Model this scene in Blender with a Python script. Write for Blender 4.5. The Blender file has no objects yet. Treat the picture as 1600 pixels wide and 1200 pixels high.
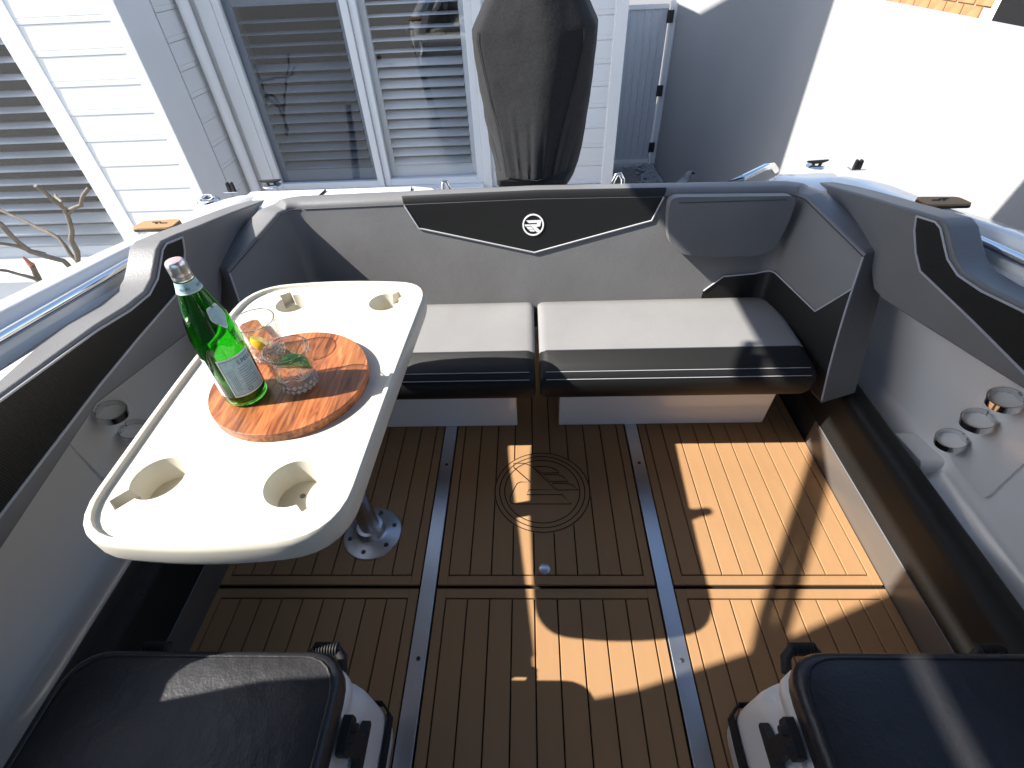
import bpy, bmesh, math, random
import numpy as np
from mathutils import Vector, Matrix
random.seed(7)
S = bpy.context.scene
COL = S.collection
PI = math.pi
rad = math.radians

# ------------------------------------------------------------------ camera
FPX = 770.0                       # focal length in pixels of the 1600 px wide photograph
PITCH = math.atan2(706, FPX); YAW = rad(3.1); ROLL = rad(3.0); CAMZ = 1.40
fw = np.array([-math.sin(YAW)*math.cos(PITCH), math.cos(YAW)*math.cos(PITCH), -math.sin(PITCH)])
r0 = np.cross(fw, [0, 0, 1]); r0 /= np.linalg.norm(r0); u0 = np.cross(r0, fw)
RX = math.cos(ROLL)*r0 - math.sin(ROLL)*u0
UX = math.sin(ROLL)*r0 + math.cos(ROLL)*u0
CAM = np.array([0, 0, CAMZ])
def ray(x, y): return (x-800)*RX - (y-600)*UX + FPX*fw
def proj(P):
    d = np.asarray(P, float)-CAM; z = d@fw
    return (800+FPX*(d@RX)/z, 600-FPX*(d@UX)/z)
def onz(x, y, z): d = ray(x, y); return CAM+d*((z-CAMZ)/d[2])
def onx(x, y, X): d = ray(x, y); return CAM+d*(X/d[0])
def ony(x, y, Y): d = ray(x, y); return CAM+d*(Y/d[1])

cd = bpy.data.cameras.new("Camera"); cam = bpy.data.objects.new("Camera", cd); COL.objects.link(cam)
cd.sensor_width = 36; cd.lens = 36*FPX/1600; cd.clip_start = .02; cd.clip_end = 500
cam.matrix_world = Matrix(((RX[0], UX[0], -fw[0], 0), (RX[1], UX[1], -fw[1], 0), (RX[2], UX[2], -fw[2], CAMZ), (0, 0, 0, 1)))
S.camera = cam

# ------------------------------------------------------------------ light
SUN = Vector((1.091, .197, -1.0)).normalized()          # the way the sunlight travels
w = bpy.data.worlds.new("World"); S.world = w; w.use_nodes = True
nt = w.node_tree; bg = nt.nodes["Background"]
sky = nt.nodes.new("ShaderNodeTexSky"); sky.sky_type = 'NISHITA'; sky.sun_disc = False
sky.sun_elevation = math.asin(-SUN.z); sky.sun_rotation = math.atan2(-SUN.x, -SUN.y)
nt.links.new(sky.outputs[0], bg.inputs[0]); bg.inputs[1].default_value = .12
sl = bpy.data.lights.new("Sun", 'SUN'); so = bpy.data.objects.new("Sun", sl); COL.objects.link(so)
sl.energy = 4.6; sl.angle = rad(.53); sl.color = (1, .95, .87)
so.rotation_euler = SUN.to_track_quat('-Z', 'Y').to_euler()
S.view_settings.view_transform = 'Standard'; S.view_settings.look = 'None'
S.view_settings.exposure = 1.42; S.view_settings.gamma = 1
S.view_settings.use_curve_mapping = False

# ------------------------------------------------------------------ materials
MATS = {}
def mat(name, col, rough=.5, metal=0, bump=None, var=None, coat=0, spec=.5, sheen=0, trans=0, ior=1.45, stretch=(1, 1, 1)):
    m = bpy.data.materials.new(name); m.use_nodes = True; n = m.node_tree.nodes; l = m.node_tree.links
    b = n["Principled BSDF"]
    b.inputs["Base Color"].default_value = (*col, 1); b.inputs["Roughness"].default_value = rough
    b.inputs["Metallic"].default_value = metal; b.inputs["Specular IOR Level"].default_value = spec
    b.inputs["Coat Weight"].default_value = coat; b.inputs["Coat Roughness"].default_value = .06
    b.inputs["Transmission Weight"].default_value = trans; b.inputs["IOR"].default_value = ior
    b.inputs["Sheen Weight"].default_value = sheen
    tc = n.new("ShaderNodeTexCoord"); mp = n.new("ShaderNodeMapping"); mp.inputs["Scale"].default_value = stretch
    l.new(tc.outputs["Object"], mp.inputs[0])
    if var:                                    # (scale, amount): base colour wanders, dirt and batch differences
        t = n.new("ShaderNodeTexNoise"); t.inputs["Scale"].default_value = var[0]; t.inputs["Detail"].default_value = 6
        l.new(mp.outputs[0], t.inputs["Vector"])
        r = n.new("ShaderNodeMapRange"); r.inputs["From Min"].default_value = .3; r.inputs["From Max"].default_value = .7
        r.inputs["To Min"].default_value = 1-var[1]; r.inputs["To Max"].default_value = 1+var[1]
        l.new(t.outputs[0], r.inputs[0])
        mx = n.new("ShaderNodeMix"); mx.data_type = 'RGBA'; mx.blend_type = 'MULTIPLY'; mx.inputs[0].default_value = 1
        mx.inputs[6].default_value = (*col, 1); l.new(r.outputs[0], mx.inputs[7]); l.new(mx.outputs[2], b.inputs["Base Color"])
        r2 = n.new("ShaderNodeMapRange"); r2.inputs["To Min"].default_value = rough*.8; r2.inputs["To Max"].default_value = min(1, rough*1.25)
        l.new(t.outputs[0], r2.inputs[0]); l.new(r2.outputs[0], b.inputs["Roughness"])
    if bump:                                   # list of (kind, scale, strength, distance)
        prev = None
        for kind, sc, st, dist in bump:
            if kind == 'noise':
                t = n.new("ShaderNodeTexNoise"); t.inputs["Scale"].default_value = sc; t.inputs["Detail"].default_value = 4
            elif kind == 'voronoi':
                t = n.new("ShaderNodeTexVoronoi"); t.inputs["Scale"].default_value = sc
            else:
                t = n.new("ShaderNodeTexWave"); t.inputs["Scale"].default_value = sc; t.bands_direction = kind
            l.new(mp.outputs[0], t.inputs["Vector"])
            bp = n.new("ShaderNodeBump"); bp.inputs["Strength"].default_value = st; bp.inputs["Distance"].default_value = dist
            l.new(t.outputs[0], bp.inputs["Height"])
            if prev: l.new(prev.outputs[0], bp.inputs["Normal"])
            prev = bp
        l.new(prev.outputs[0], b.inputs["Normal"])
    MATS[name] = m; return m

mat('gelcoat', (.80, .795, .78), .16, coat=.5, var=(3, .03))
mat('gelcoat_grit', (.80, .80, .78), .42, bump=[('noise', 420, .25, .001)], var=(6, .03))
mat('vinyl_grey', (.155, .154, .157), .44, spec=.45, bump=[('voronoi', 330, .30, .0012), ('noise', 30, .18, .003), ('noise', 9, .12, .006)], var=(5, .07))
mat('vinyl_pale', (.225, .223, .223), .46, spec=.4, bump=[('voronoi', 330, .35, .0012), ('noise', 40, .2, .002), ('noise', 7, .12, .006)], var=(5, .06))
mat('vinyl_black', (.022, .022, .025), .42, spec=.55, bump=[('voronoi', 230, .22, .0012), ('voronoi', 55, .25, .002), ('noise', 16, .45, .006)], var=(6, .1))
mat('kick_grey', (.115, .10, .088), .28, spec=.6, var=(3, .05))
mat('thread', (.38, .38, .40), .7)
mat('thread_mid', (.12, .12, .125), .6)
mat('thread_dark', (.05, .05, .06), .6)
mat('eva_dark', (.012, .009, .008), .9)
mat('chrome', (.78, .78, .78), .08, metal=1)
mat('alloy', (.62, .63, .65), .38, metal=1, bump=[('X', 160, .05, .0004)], var=(8, .05))
mat('alloy_polished', (.50, .51, .53), .28, metal=1, var=(8, .05))
mat('table_white', (.56, .53, .46), .38, bump=[('noise', 330, .12, .0006)], var=(4, .025))
mat('table_cup', (.56, .53, .45), .45, var=(8, .04))
mat('black_plastic', (.012, .012, .013), .35, var=(10, .1))
mat('rubber', (.02, .02, .021), .6, bump=[('noise', 90, .2, .002)])
mat('strap', (.012, .012, .014), .8, bump=[('Y', 260, .5, .001)])
mat('cooler_white', (.80, .80, .78), .35, bump=[('noise', 240, .1, .0008)], var=(4, .03))
mat('cladding', (.735, .735, .735), .55, var=(1.6, .04), bump=[('noise', 60, .05, .002)])
mat('trim_white', (.76, .762, .768), .4, var=(3, .03))
mat('shutter', (.66, .68, .73), .42, var=(2, .04))
mat('room_dark', (.02, .018, .016), .9)  # near black, the shade of an unlit interior put into the colour
mat('render_wall', (.325, .328, .332), .8, bump=[('noise', 28, .35, .006), ('noise', 150, .35, .002)], var=(1.2, .035))
mat('steel_gate', (.55, .57, .60), .45, var=(2, .03))
mat('motor_cover', (.0165, .0172, .0192), .9, spec=.25, sheen=.05, bump=[('noise', 520, .5, .001), ('noise', 9, .35, .02)], var=(260, .5))
mat('motor_grey', (.03, .03, .033), .35)
mat('concrete', (.19, .185, .175), .85, bump=[('voronoi', 90, .5, .004), ('noise', 25, .3, .004)], var=(30, .25))
mat('stone_grey', (.30, .32, .34), .7, bump=[('noise', 60, .4, .003)], var=(20, .15))
mat('bark', (.17, .145, .115), .85, bump=[('noise', 40, .6, .006)], var=(18, .25))
mat('bud', (.45, .16, .10), .6)
mat('brick', (.40, .20, .09), .85, var=(9, .2), bump=[('noise', 80, .4, .003)])
mat('mortar', (.5, .44, .36), .9)
mat('roof_tile', (.22, .10, .07), .8, var=(8, .2))
mat('cap_silver', (.66, .66, .66), .3, metal=1, bump=[('noise', 60, .1, .001)])
mat('cap_pink', (.62, .34, .36), .4, metal=.3)
mat('label_blue', (.36, .55, .60), .5, var=(160, .12))
mat('label_white', (.72, .78, .76), .5)
mat('ink', (.012, .02, .06), .5)
mat('lime', (.10, .30, .03), .35, bump=[('noise', 90, .3, .002)])
mat('lemon', (.80, .48, .02), .35, bump=[('noise', 90, .3, .002)])
mat('logo_white', (.82, .82, .83), .4)
mat('tint_glass', (.015, .016, .018), .1)
mat('canvas', (.05, .05, .055), .85)

def eva(name, col):
    m = mat(name, col, .72, bump=[('noise', 380, .22, .0008)], stretch=(1, 1, 1)); n = m.node_tree.nodes; l = m.node_tree.links
    b = n["Principled BSDF"]; b.inputs["Specular IOR Level"].default_value = .3
    tc = n.new("ShaderNodeTexCoord"); mp = n.new("ShaderNodeMapping"); mp.inputs["Scale"].default_value = (12, 2.2, 12)
    l.new(tc.outputs["Object"], mp.inputs[0])
    t = n.new("ShaderNodeTexNoise"); t.inputs["Scale"].default_value = 3; t.inputs["Detail"].default_value = 8; l.new(mp.outputs[0], t.inputs["Vector"])
    t2 = n.new("ShaderNodeTexNoise"); t2.inputs["Scale"].default_value = 7; t2.inputs["Detail"].default_value = 5; l.new(tc.outputs["Object"], t2.inputs["Vector"])
    oi = n.new("ShaderNodeObjectInfo")
    ad = n.new("ShaderNodeMath"); ad.operation = 'ADD'; l.new(t.outputs[0], ad.inputs[0]); l.new(t2.outputs[0], ad.inputs[1])
    ad2 = n.new("ShaderNodeMath"); ad2.operation = 'MULTIPLY_ADD'; l.new(oi.outputs["Random"], ad2.inputs[0]); ad2.inputs[1].default_value = .25; l.new(ad.outputs[0], ad2.inputs[2])
    r = n.new("ShaderNodeMapRange"); r.inputs["From Min"].default_value = .7; r.inputs["From Max"].default_value = 1.6
    r.inputs["To Min"].default_value = .93; r.inputs["To Max"].default_value = 1.07; l.new(ad2.outputs[0], r.inputs[0])
    mx = n.new("ShaderNodeMix"); mx.data_type = 'RGBA'; mx.blend_type = 'MULTIPLY'; mx.inputs[0].default_value = 1
    mx.inputs[6].default_value = (*col, 1); l.new(r.outputs[0], mx.inputs[7]); l.new(mx.outputs[2], b.inputs["Base Color"])
    return m
eva('eva_teak', (.335, .192, .092))

def carbon(name, sx, sy, sz):
    """black vinyl with a woven rib"""
    m = mat(name, (.011, .011, .012), .46, spec=.35); n = m.node_tree.nodes; l = m.node_tree.links; b = n["Principled BSDF"]
    tc = n.new("ShaderNodeTexCoord"); mp = n.new("ShaderNodeMapping"); mp.inputs["Scale"].default_value = (sx, sy, sz)
    l.new(tc.outputs["Object"], mp.inputs[0])
    t = n.new("ShaderNodeTexWave"); t.inputs["Scale"].default_value = 1; t.bands_direction = 'DIAGONAL'
    t.inputs["Distortion"].default_value = 0; l.new(mp.outputs[0], t.inputs["Vector"])
    bp = n.new("ShaderNodeBump"); bp.inputs["Strength"].default_value = .4; bp.inputs["Distance"].default_value = .002
    l.new(t.outputs[0], bp.inputs["Height"]); l.new(bp.outputs[0], b.inputs["Normal"])
    r = n.new("ShaderNodeMapRange"); r.inputs["To Min"].default_value = .007; r.inputs["To Max"].default_value = .017
    l.new(t.outputs[0], r.inputs[0]); l.new(r.outputs[0], b.inputs["Base Color"])
    return m
carbon('carbon_twill', 170, 170, 170)
carbon('carbon_rib', 0, 130, 20)

def wood():
    m = mat('board_wood', (.4, .16, .06), .35); n = m.node_tree.nodes; l = m.node_tree.links; b = n["Principled BSDF"]
    tc = n.new("ShaderNodeTexCoord"); mp = n.new("ShaderNodeMapping"); mp.inputs["Scale"].default_value = (9, 1.2, 9); mp.inputs["Rotation"].default_value = (0, 0, rad(-52))
    l.new(tc.outputs["Object"], mp.inputs[0])
    t = n.new("ShaderNodeTexNoise"); t.inputs["Scale"].default_value = 9; t.inputs["Detail"].default_value = 8; t.inputs["Distortion"].default_value = 1.2
    l.new(mp.outputs[0], t.inputs["Vector"])
    cr = n.new("ShaderNodeValToRGB"); e = cr.color_ramp.elements
    e[0].position = .3; e[0].color = (.11, .030, .011, 1); e[1].position = .75; e[1].color = (.46, .185, .065, 1)
    x = e.new(.5); x.color = (.29, .094, .034, 1)
    l.new(t.outputs[0], cr.inputs[0])
    # glued staves: broad bands of differing tone
    mp2 = n.new("ShaderNodeMapping"); mp2.inputs["Rotation"].default_value = (0, 0, rad(-52)); mp2.inputs["Scale"].default_value = (17, .01, .01)
    l.new(tc.outputs["Object"], mp2.inputs[0])
    vo = n.new("ShaderNodeTexVoronoi"); vo.inputs["Scale"].default_value = 1.0; l.new(mp2.outputs[0], vo.inputs["Vector"])
    bw = n.new("ShaderNodeSeparateColor"); l.new(vo.outputs["Color"], bw.inputs[0])
    r = n.new("ShaderNodeMapRange"); r.inputs["To Min"].default_value = .65; r.inputs["To Max"].default_value = 1.35; l.new(bw.outputs[0], r.inputs[0])
    mx = n.new("ShaderNodeMix"); mx.data_type = 'RGBA'; mx.blend_type = 'MULTIPLY'; mx.inputs[0].default_value = 1
    l.new(cr.outputs[0], mx.inputs[6]); l.new(r.outputs[0], mx.inputs[7]); l.new(mx.outputs[2], b.inputs["Base Color"])
wood()

def thin_glass(name, tint, rough=.02, ior=1.5, bump=None, boost=1.0):
    m = bpy.data.materials.new(name); m.use_nodes = True; n = m.node_tree.nodes; l = m.node_tree.links
    n.remove(n["Principled BSDF"]); out = n["Material Output"]
    tr = n.new("ShaderNodeBsdfTransparent"); tr.inputs[0].default_value = (*tint, 1)
    gl = n.new("ShaderNodeBsdfGlossy"); gl.inputs["Roughness"].default_value = rough
    fr = n.new("ShaderNodeLayerWeight"); fr.inputs[0].default_value = .5
    pw = n.new("ShaderNodeMath"); pw.operation = 'POWER'; pw.inputs[1].default_value = 3.2; l.new(fr.outputs["Facing"], pw.inputs[0])
    f0 = ((ior-1)/(ior+1))**2*boost
    mu = n.new("ShaderNodeMath"); mu.operation = 'MULTIPLY_ADD'; mu.inputs[1].default_value = .9-f0; mu.inputs[2].default_value = f0; mu.use_clamp = True
    mx = n.new("ShaderNodeMixShader"); l.new(pw.outputs[0], mu.inputs[0]); l.new(mu.outputs[0], mx.inputs[0]); l.new(tr.outputs[0], mx.inputs[1]); l.new(gl.outputs[0], mx.inputs[2])
    if bump:
        tc = n.new("ShaderNodeTexCoord"); t = n.new("ShaderNodeTexVoronoi"); t.inputs["Scale"].default_value = bump[0]; l.new(tc.outputs["Object"], t.inputs["Vector"])
        bp = n.new("ShaderNodeBump"); bp.inputs["Strength"].default_value = bump[1]; bp.inputs["Distance"].default_value = .004
        l.new(t.outputs[0], bp.inputs["Height"]); l.new(bp.outputs[0], gl.inputs["Normal"]); l.new(bp.outputs[0], fr.inputs["Normal"])
    l.new(mx.outputs[0], out.inputs[0]); MATS[name] = m
thin_glass('window_glass', (.97, .98, .98), .01, 1.52, boost=1.5)
thin_glass('screen_glass', (.70, .73, .76), .02, 1.52, boost=1.5)
thin_glass('crystal', (.96, .97, .97), .03, 1.55, bump=(110, .35), boost=1.3)
mat('green_glass', (.10, .60, .08), .03, trans=1, ior=1.45)
mat('water', (.75, .95, .72), .0, trans=1, ior=1.33)

# ------------------------------------------------------------------ object helpers
WLOC = {}
def thing(name, label, cat, loc, group=None):
    o = bpy.data.objects.new(name, None); COL.objects.link(o); o.location = loc; o.empty_display_size = .1
    o['label'] = label; o['category'] = cat
    if group: o['group'] = group
    WLOC[o.name] = Vector(loc); return o
def tag(o, label, cat, group=None):
    o['label'] = label; o['category'] = cat
    if group: o['group'] = group
    return o
def link(name, me, m, parent=None, loc=(0, 0, 0), smooth=None, bevel=0, seg=2, sub=0, auto=None):
    if m: 
        me.materials.clear(); me.materials.append(MATS[m])
    o = bpy.data.objects.new(name, me); COL.objects.link(o)
    base = WLOC[parent.name] if parent else Vector((0, 0, 0))
    o.location = Vector(loc)-base; o.parent = parent; WLOC[o.name] = Vector(loc)
    if smooth is not None:
        me.polygons.foreach_set('use_smooth', [smooth]*len(me.polygons))
    if bevel:
        b = o.modifiers.new('Bevel', 'BEVEL'); b.width = bevel; b.segments = seg; b.limit_method = 'ANGLE'; b.angle_limit = rad(35)
        b.harden_normals = False
    if sub:
        s = o.modifiers.new('Sub', 'SUBSURF'); s.levels = sub; s.render_levels = sub
    if auto is not None or bevel:
        a = auto if auto is not None else 40
        me.polygons.foreach_set('use_smooth', [True]*len(me.polygons))
        sharp_by_angle(me, rad(a) if not bevel else rad(180))
        if bevel:
            wn = o.modifiers.new('WN', 'WEIGHTED_NORMAL'); wn.keep_sharp = True
    return o
def sharp_by_angle(me, ang):
    if ang >= PI: return
    bm = bmesh.new(); bm.from_mesh(me)
    for e in bm.edges:
        if len(e.link_faces) == 2 and e.calc_face_angle(0) > ang: e.smooth = False
    bm.to_mesh(me); bm.free()
def mesh(verts, faces, name='m'):
    me = bpy.data.meshes.new(name); me.from_pydata([tuple(map(float, v)) for v in verts], [], faces)
    bm = bmesh.new(); bm.from_mesh(me); bmesh.ops.remove_doubles(bm, verts=bm.verts, dist=1e-6)
    bmesh.ops.recalc_face_normals(bm, faces=bm.faces); bm.to_mesh(me); bm.free(); me.update(); return me
def box_mesh(x0, x1, y0, y1, z0, z1):
    v = [(x, y, z) for z in (z0, z1) for y in (y0, y1) for x in (x0, x1)]
    return mesh(v, [(0, 1, 3, 2), (4, 5, 7, 6), (0, 1, 5, 4), (2, 3, 7, 6), (0, 2, 6, 4), (1, 3, 7, 5)])
def box(name, x0, x1, y0, y1, z0, z1, m, parent=None, bevel=0, seg=2):
    """mesh centred on its own origin"""
    c = ((x0+x1)/2, (y0+y1)/2, (z0+z1)/2)
    return link(name, box_mesh(x0-c[0], x1-c[0], y0-c[1], y1-c[1], z0-c[2], z1-c[2]), m, parent, c, bevel=bevel, seg=seg)
def tube_data(path, r, n=10, caps=True):
    P = [Vector(p) for p in path]; rs = r if isinstance(r, (list, tuple)) else [r]*len(P)
    v, f = [], []; up = None
    for i, p in enumerate(P):
        t = (P[min(i+1, len(P)-1)]-P[max(i-1, 0)]).normalized()
        if up is None: up = t.orthogonal().normalized()
        up = (up-t*up.dot(t)).normalized(); sd = t.cross(up)
        for k in range(n):
            a = 2*PI*k/n; v.append(p+(up*math.cos(a)+sd*math.sin(a))*rs[i])
    for i in range(len(P)-1):
        for k in range(n):
            a, b = i*n+k, i*n+(k+1) % n; f.append((a, b, b+n, a+n))
    if caps: f.append(tuple(range(n))); f.append(tuple((len(P)-1)*n+k for k in range(n)))
    return v, f
def tube(name, path, r, m, parent=None, n=10, smooth=True):
    v, f = tube_data(path, r, n); return link(name, mesh(v, f), m, parent, auto=50)
def lathe_data(prof, n=32, c=(0, 0, 0), a0=0, a1=2*PI):
    v, f = [], []; full = abs(a1-a0-2*PI) < 1e-6; N = n if full else n+1
    for r, z in prof:
        for k in range(N):
            a = a0+(a1-a0)*k/n; v.append((c[0]+r*math.cos(a), c[1]+r*math.sin(a), c[2]+z))
    for i in range(len(prof)-1):
        for k in range(n):
            a, b = i*N+k, i*N+(k+1) % N; f.append((a, b, b+N, a+N))
    return v, f
def lathe(name, prof, m, parent=None, c=(0, 0, 0), n=32, auto=40):
    v, f = lathe_data(prof, n); return link(name, mesh(v, f), m, parent, c, auto=auto)
def prism_mesh(poly, h0, h1, mapf):
    """poly: 2-D outline; mapf(u,v,h) -> point"""
    n = len(poly); v = [mapf(u, w_, h0) for u, w_ in poly]+[mapf(u, w_, h1) for u, w_ in poly]
    f = [tuple(range(n)), tuple(range(2*n-1, n-1, -1))]+[(i, (i+1) % n, n+(i+1) % n, n+i) for i in range(n)]
    me = bpy.data.meshes.new('m'); me.from_pydata([tuple(map(float, p)) for p in v], [], f)
    bm = bmesh.new(); bm.from_mesh(me)
    bmesh.ops.triangulate(bm, faces=[q for q in bm.faces if len(q.verts) > 4]); bmesh.ops.recalc_face_normals(bm, faces=bm.faces)
    bm.to_mesh(me); bm.free(); return me
def round_poly(pts, r, n=5):
    out = []; N = len(pts)
    for i in range(N):
        p, a, b = [np.array(pts[j % N], float) for j in (i, i-1, i+1)]
        da, db = a-p, b-p; la, lb = np.linalg.norm(da), np.linalg.norm(db)
        rr = r[i] if isinstance(r, (list, tuple)) else r
        k = min(rr, la*.45, lb*.45); s, e = p+da/la*k, p+db/lb*k
        for q in range(n+1):
            t = q/n; out.append(tuple((1-t)**2*s+2*t*(1-t)*p+t*t*e))
    return out
def loft(name, secs, m, parent=None, closed=False, caps=True, auto=40, bevel=0):
    n = len(secs[0]); v = [p for s in secs for p in s]; f = []
    for i in range(len(secs)-1):
        for k in range(n if closed else n-1):
            a, b = i*n+k, i*n+(k+1) % n; f.append((a, b, b+n, a+n))
    if caps and closed: f.append(tuple(range(n))); f.append(tuple((len(secs)-1)*n+k for k in range(n)))
    return link(name, mesh(v, f), m, parent, auto=auto, bevel=bevel)
def smoothstep(a, b, x):
    t = max(0, min(1, (x-a)/(b-a))); return t*t*(3-2*t)

XC = .025            # the boat's centre line
GZ = -1.2            # the ground below the cockpit floor

# ================================================================== SETTING
g = link('ground', mesh([(-60, -60, GZ), (60, -60, GZ), (60, 60, GZ), (-60, 60, GZ)], [(0, 1, 2, 3)]), 'concrete'); g['kind'] = 'structure'

# ---------- boundary wall
WX = 1.84
def wall_part(y0, y1, ztop):
    return box('wall', WX, WX+.19, y0, y1, GZ, ztop, 'render_wall', None, bevel=.012)
bw = wall_part(-6, 7.9, 1.035)
bw.name = 'boundary_wall'; tag(bw, 'tall white rendered boundary wall on the right, sunlit near and shaded by the gate', 'wall')

# ---------- house
Y0, X0, YR = 3.04, -2.04, 3.62
house = thing('house', 'white weatherboard house with plantation shutters behind the motor', 'house', (-4, 6, GZ))
core = [(-9, Y0+.3, GZ), (X0-.02, Y0+.3, GZ), (X0-.02, Y0+7, GZ), (-9, Y0+7, GZ), (-9, Y0+.3, 4.86), (X0-.02, Y0+.3, 4.86), (X0-.02, Y0+7, 3.25), (-9, Y0+7, 3.25)]
link('wall', mesh(core, [(0, 1, 2, 3), (4, 5, 6, 7), (0, 1, 5, 4), (1, 2, 6, 5), (2, 3, 7, 6), (3, 0, 4, 7)]), 'cladding', house)
XRC = .60
box('wall', X0-.02, XRC-.04, YR+.3, YR+5.0, GZ, 1.72, 'cladding', house)
box('roof', X0-.02, XRC+.02, YR+.05, YR+5.2, 1.72, 1.80, 'roof_tile', house)
# board shape shared by all weatherboards: a tilted face with a rebate line at its foot
def board_mesh(L, p):
    s = [(0, .0015), (-.0050, .0015), (-.0055, .0250), (-.0035, .0265), (-.0035, .0285), (-.0055, .030), (-.0030, p-.0015), (0, p-.0015)]   # (depth, height)
    v = [(x, d, z) for x in (0, L) for d, z in s]; n = len(s)
    return mesh(v, [tuple(range(n)), tuple(range(n, 2*n))]+[(i, (i+1) % n, n+(i+1) % n, n+i) for i in range(n)])
def boards(x0, x1, y, z0, z1, p, axis='x'):
    me = board_mesh(x1-x0, p); me.materials.append(MATS['cladding']); k = 0
    sharp = True
    z = z0
    while z < z1-.01:
        o = link('cladding_board', me, None, house, (x0, y, z)); 
        if axis == 'y': o.rotation_euler = (0, 0, PI/2)
        z += p
P0 = .1405
boards(-2.60, -2.10, Y0+.015, -.12, 1.7, P0)
box('stud_panel', -2.60, -2.10, Y0+.017, Y0+.3, GZ, 4.86, 'cladding', house)
box('corner_trim', -2.10, X0, Y0+.004, Y0+.3, GZ, 4.86, 'trim_white', house, bevel=.004)
box('window_trim', -2.69, -2.60, Y0+.006, Y0+.3, GZ, 4.86, 'trim_white', house, bevel=.004)
box('stud_panel', -5.6, -2.69, Y0+.02, Y0+.3, GZ, -.30, 'cladding', house)
box('window_sill', -5.6, -2.692, Y0-.05, Y0+.06, -.30, -.22, 'trim_white', house, bevel=.006)
box('stud_panel', -5.6, -2.69, Y0+.02, Y0+.3, 1.9, 4.86, 'cladding', house)
box('stud_panel', -9, -5.6, Y0+.02, Y0+.3, GZ, 4.86, 'cladding', house)
# return wall between the wing and the recessed front
boards(Y0+.31, YR+.02, X0-.002, -.12, 1.7, P0, 'y')
for o in [c for c in house.children if abs(WLOC[c.name].x-(Y0+.31)) < 1e-4]:
    z = WLOC[o.name].z; o.location = Vector((X0-.006, Y0+.31, z))-Vector(house.location); WLOC[o.name] = Vector((X0, Y0+.31, z))
# recessed front: boards, trims, window
XL = ony(345, 200, YR)[0]; XB = ony(379, 200, YR)[0]; XT = ony(400, 200, YR)[0]; XW = ony(413, 200, YR)[0]
tube('downpipe', [(X0+.055, YR-.06, GZ), (X0+.055, YR-.06, 1.72)], .034, 'trim_white', house, n=14)
PR = .123
boards(X0+.02, XB, YR+.015, -.12, 1.7, PR)
box('stud_panel', X0, XB, YR+.017, YR+.3, GZ, 1.72, 'cladding', house)
box('window_trim', XB, XT, YR-.012, YR+.3, GZ, 1.72, 'trim_white', house, bevel=.004)
XWR = ony(750, 200, YR)[0]
boards(XWR+.06, XRC-.075, YR+.015, ony(930, 287, YR)[2]-.001, 1.7, PR)
box('stud_panel', XWR+.06, XRC-.075, YR+.017, YR+.3, GZ, 1.72, 'cladding', house)
box('window_trim', XWR, XWR+.06, YR-.012, YR+.3, GZ, 1.72, 'trim_white', house, bevel=.004)
box('corner_trim', XRC-.075, XRC, YR-.014, YR+.3, GZ, 1.72, 'trim_white', house, bevel=.004)
box('plinth', XWR+.062, XRC-.077, YR-.03, YR+.016, GZ, ony(930, 287, YR)[2]-.004, 'steel_gate', house)
ZS = ony(592, 292, YR)[2]
box('window_sill', XT, XWR, YR-.06, YR+.28, ZS-.06, ZS, 'trim_white', house, bevel=.006)
box('stud_panel', XT, XWR, YR+.01, YR+.3, GZ, ZS-.061, 'cladding', house)

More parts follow.
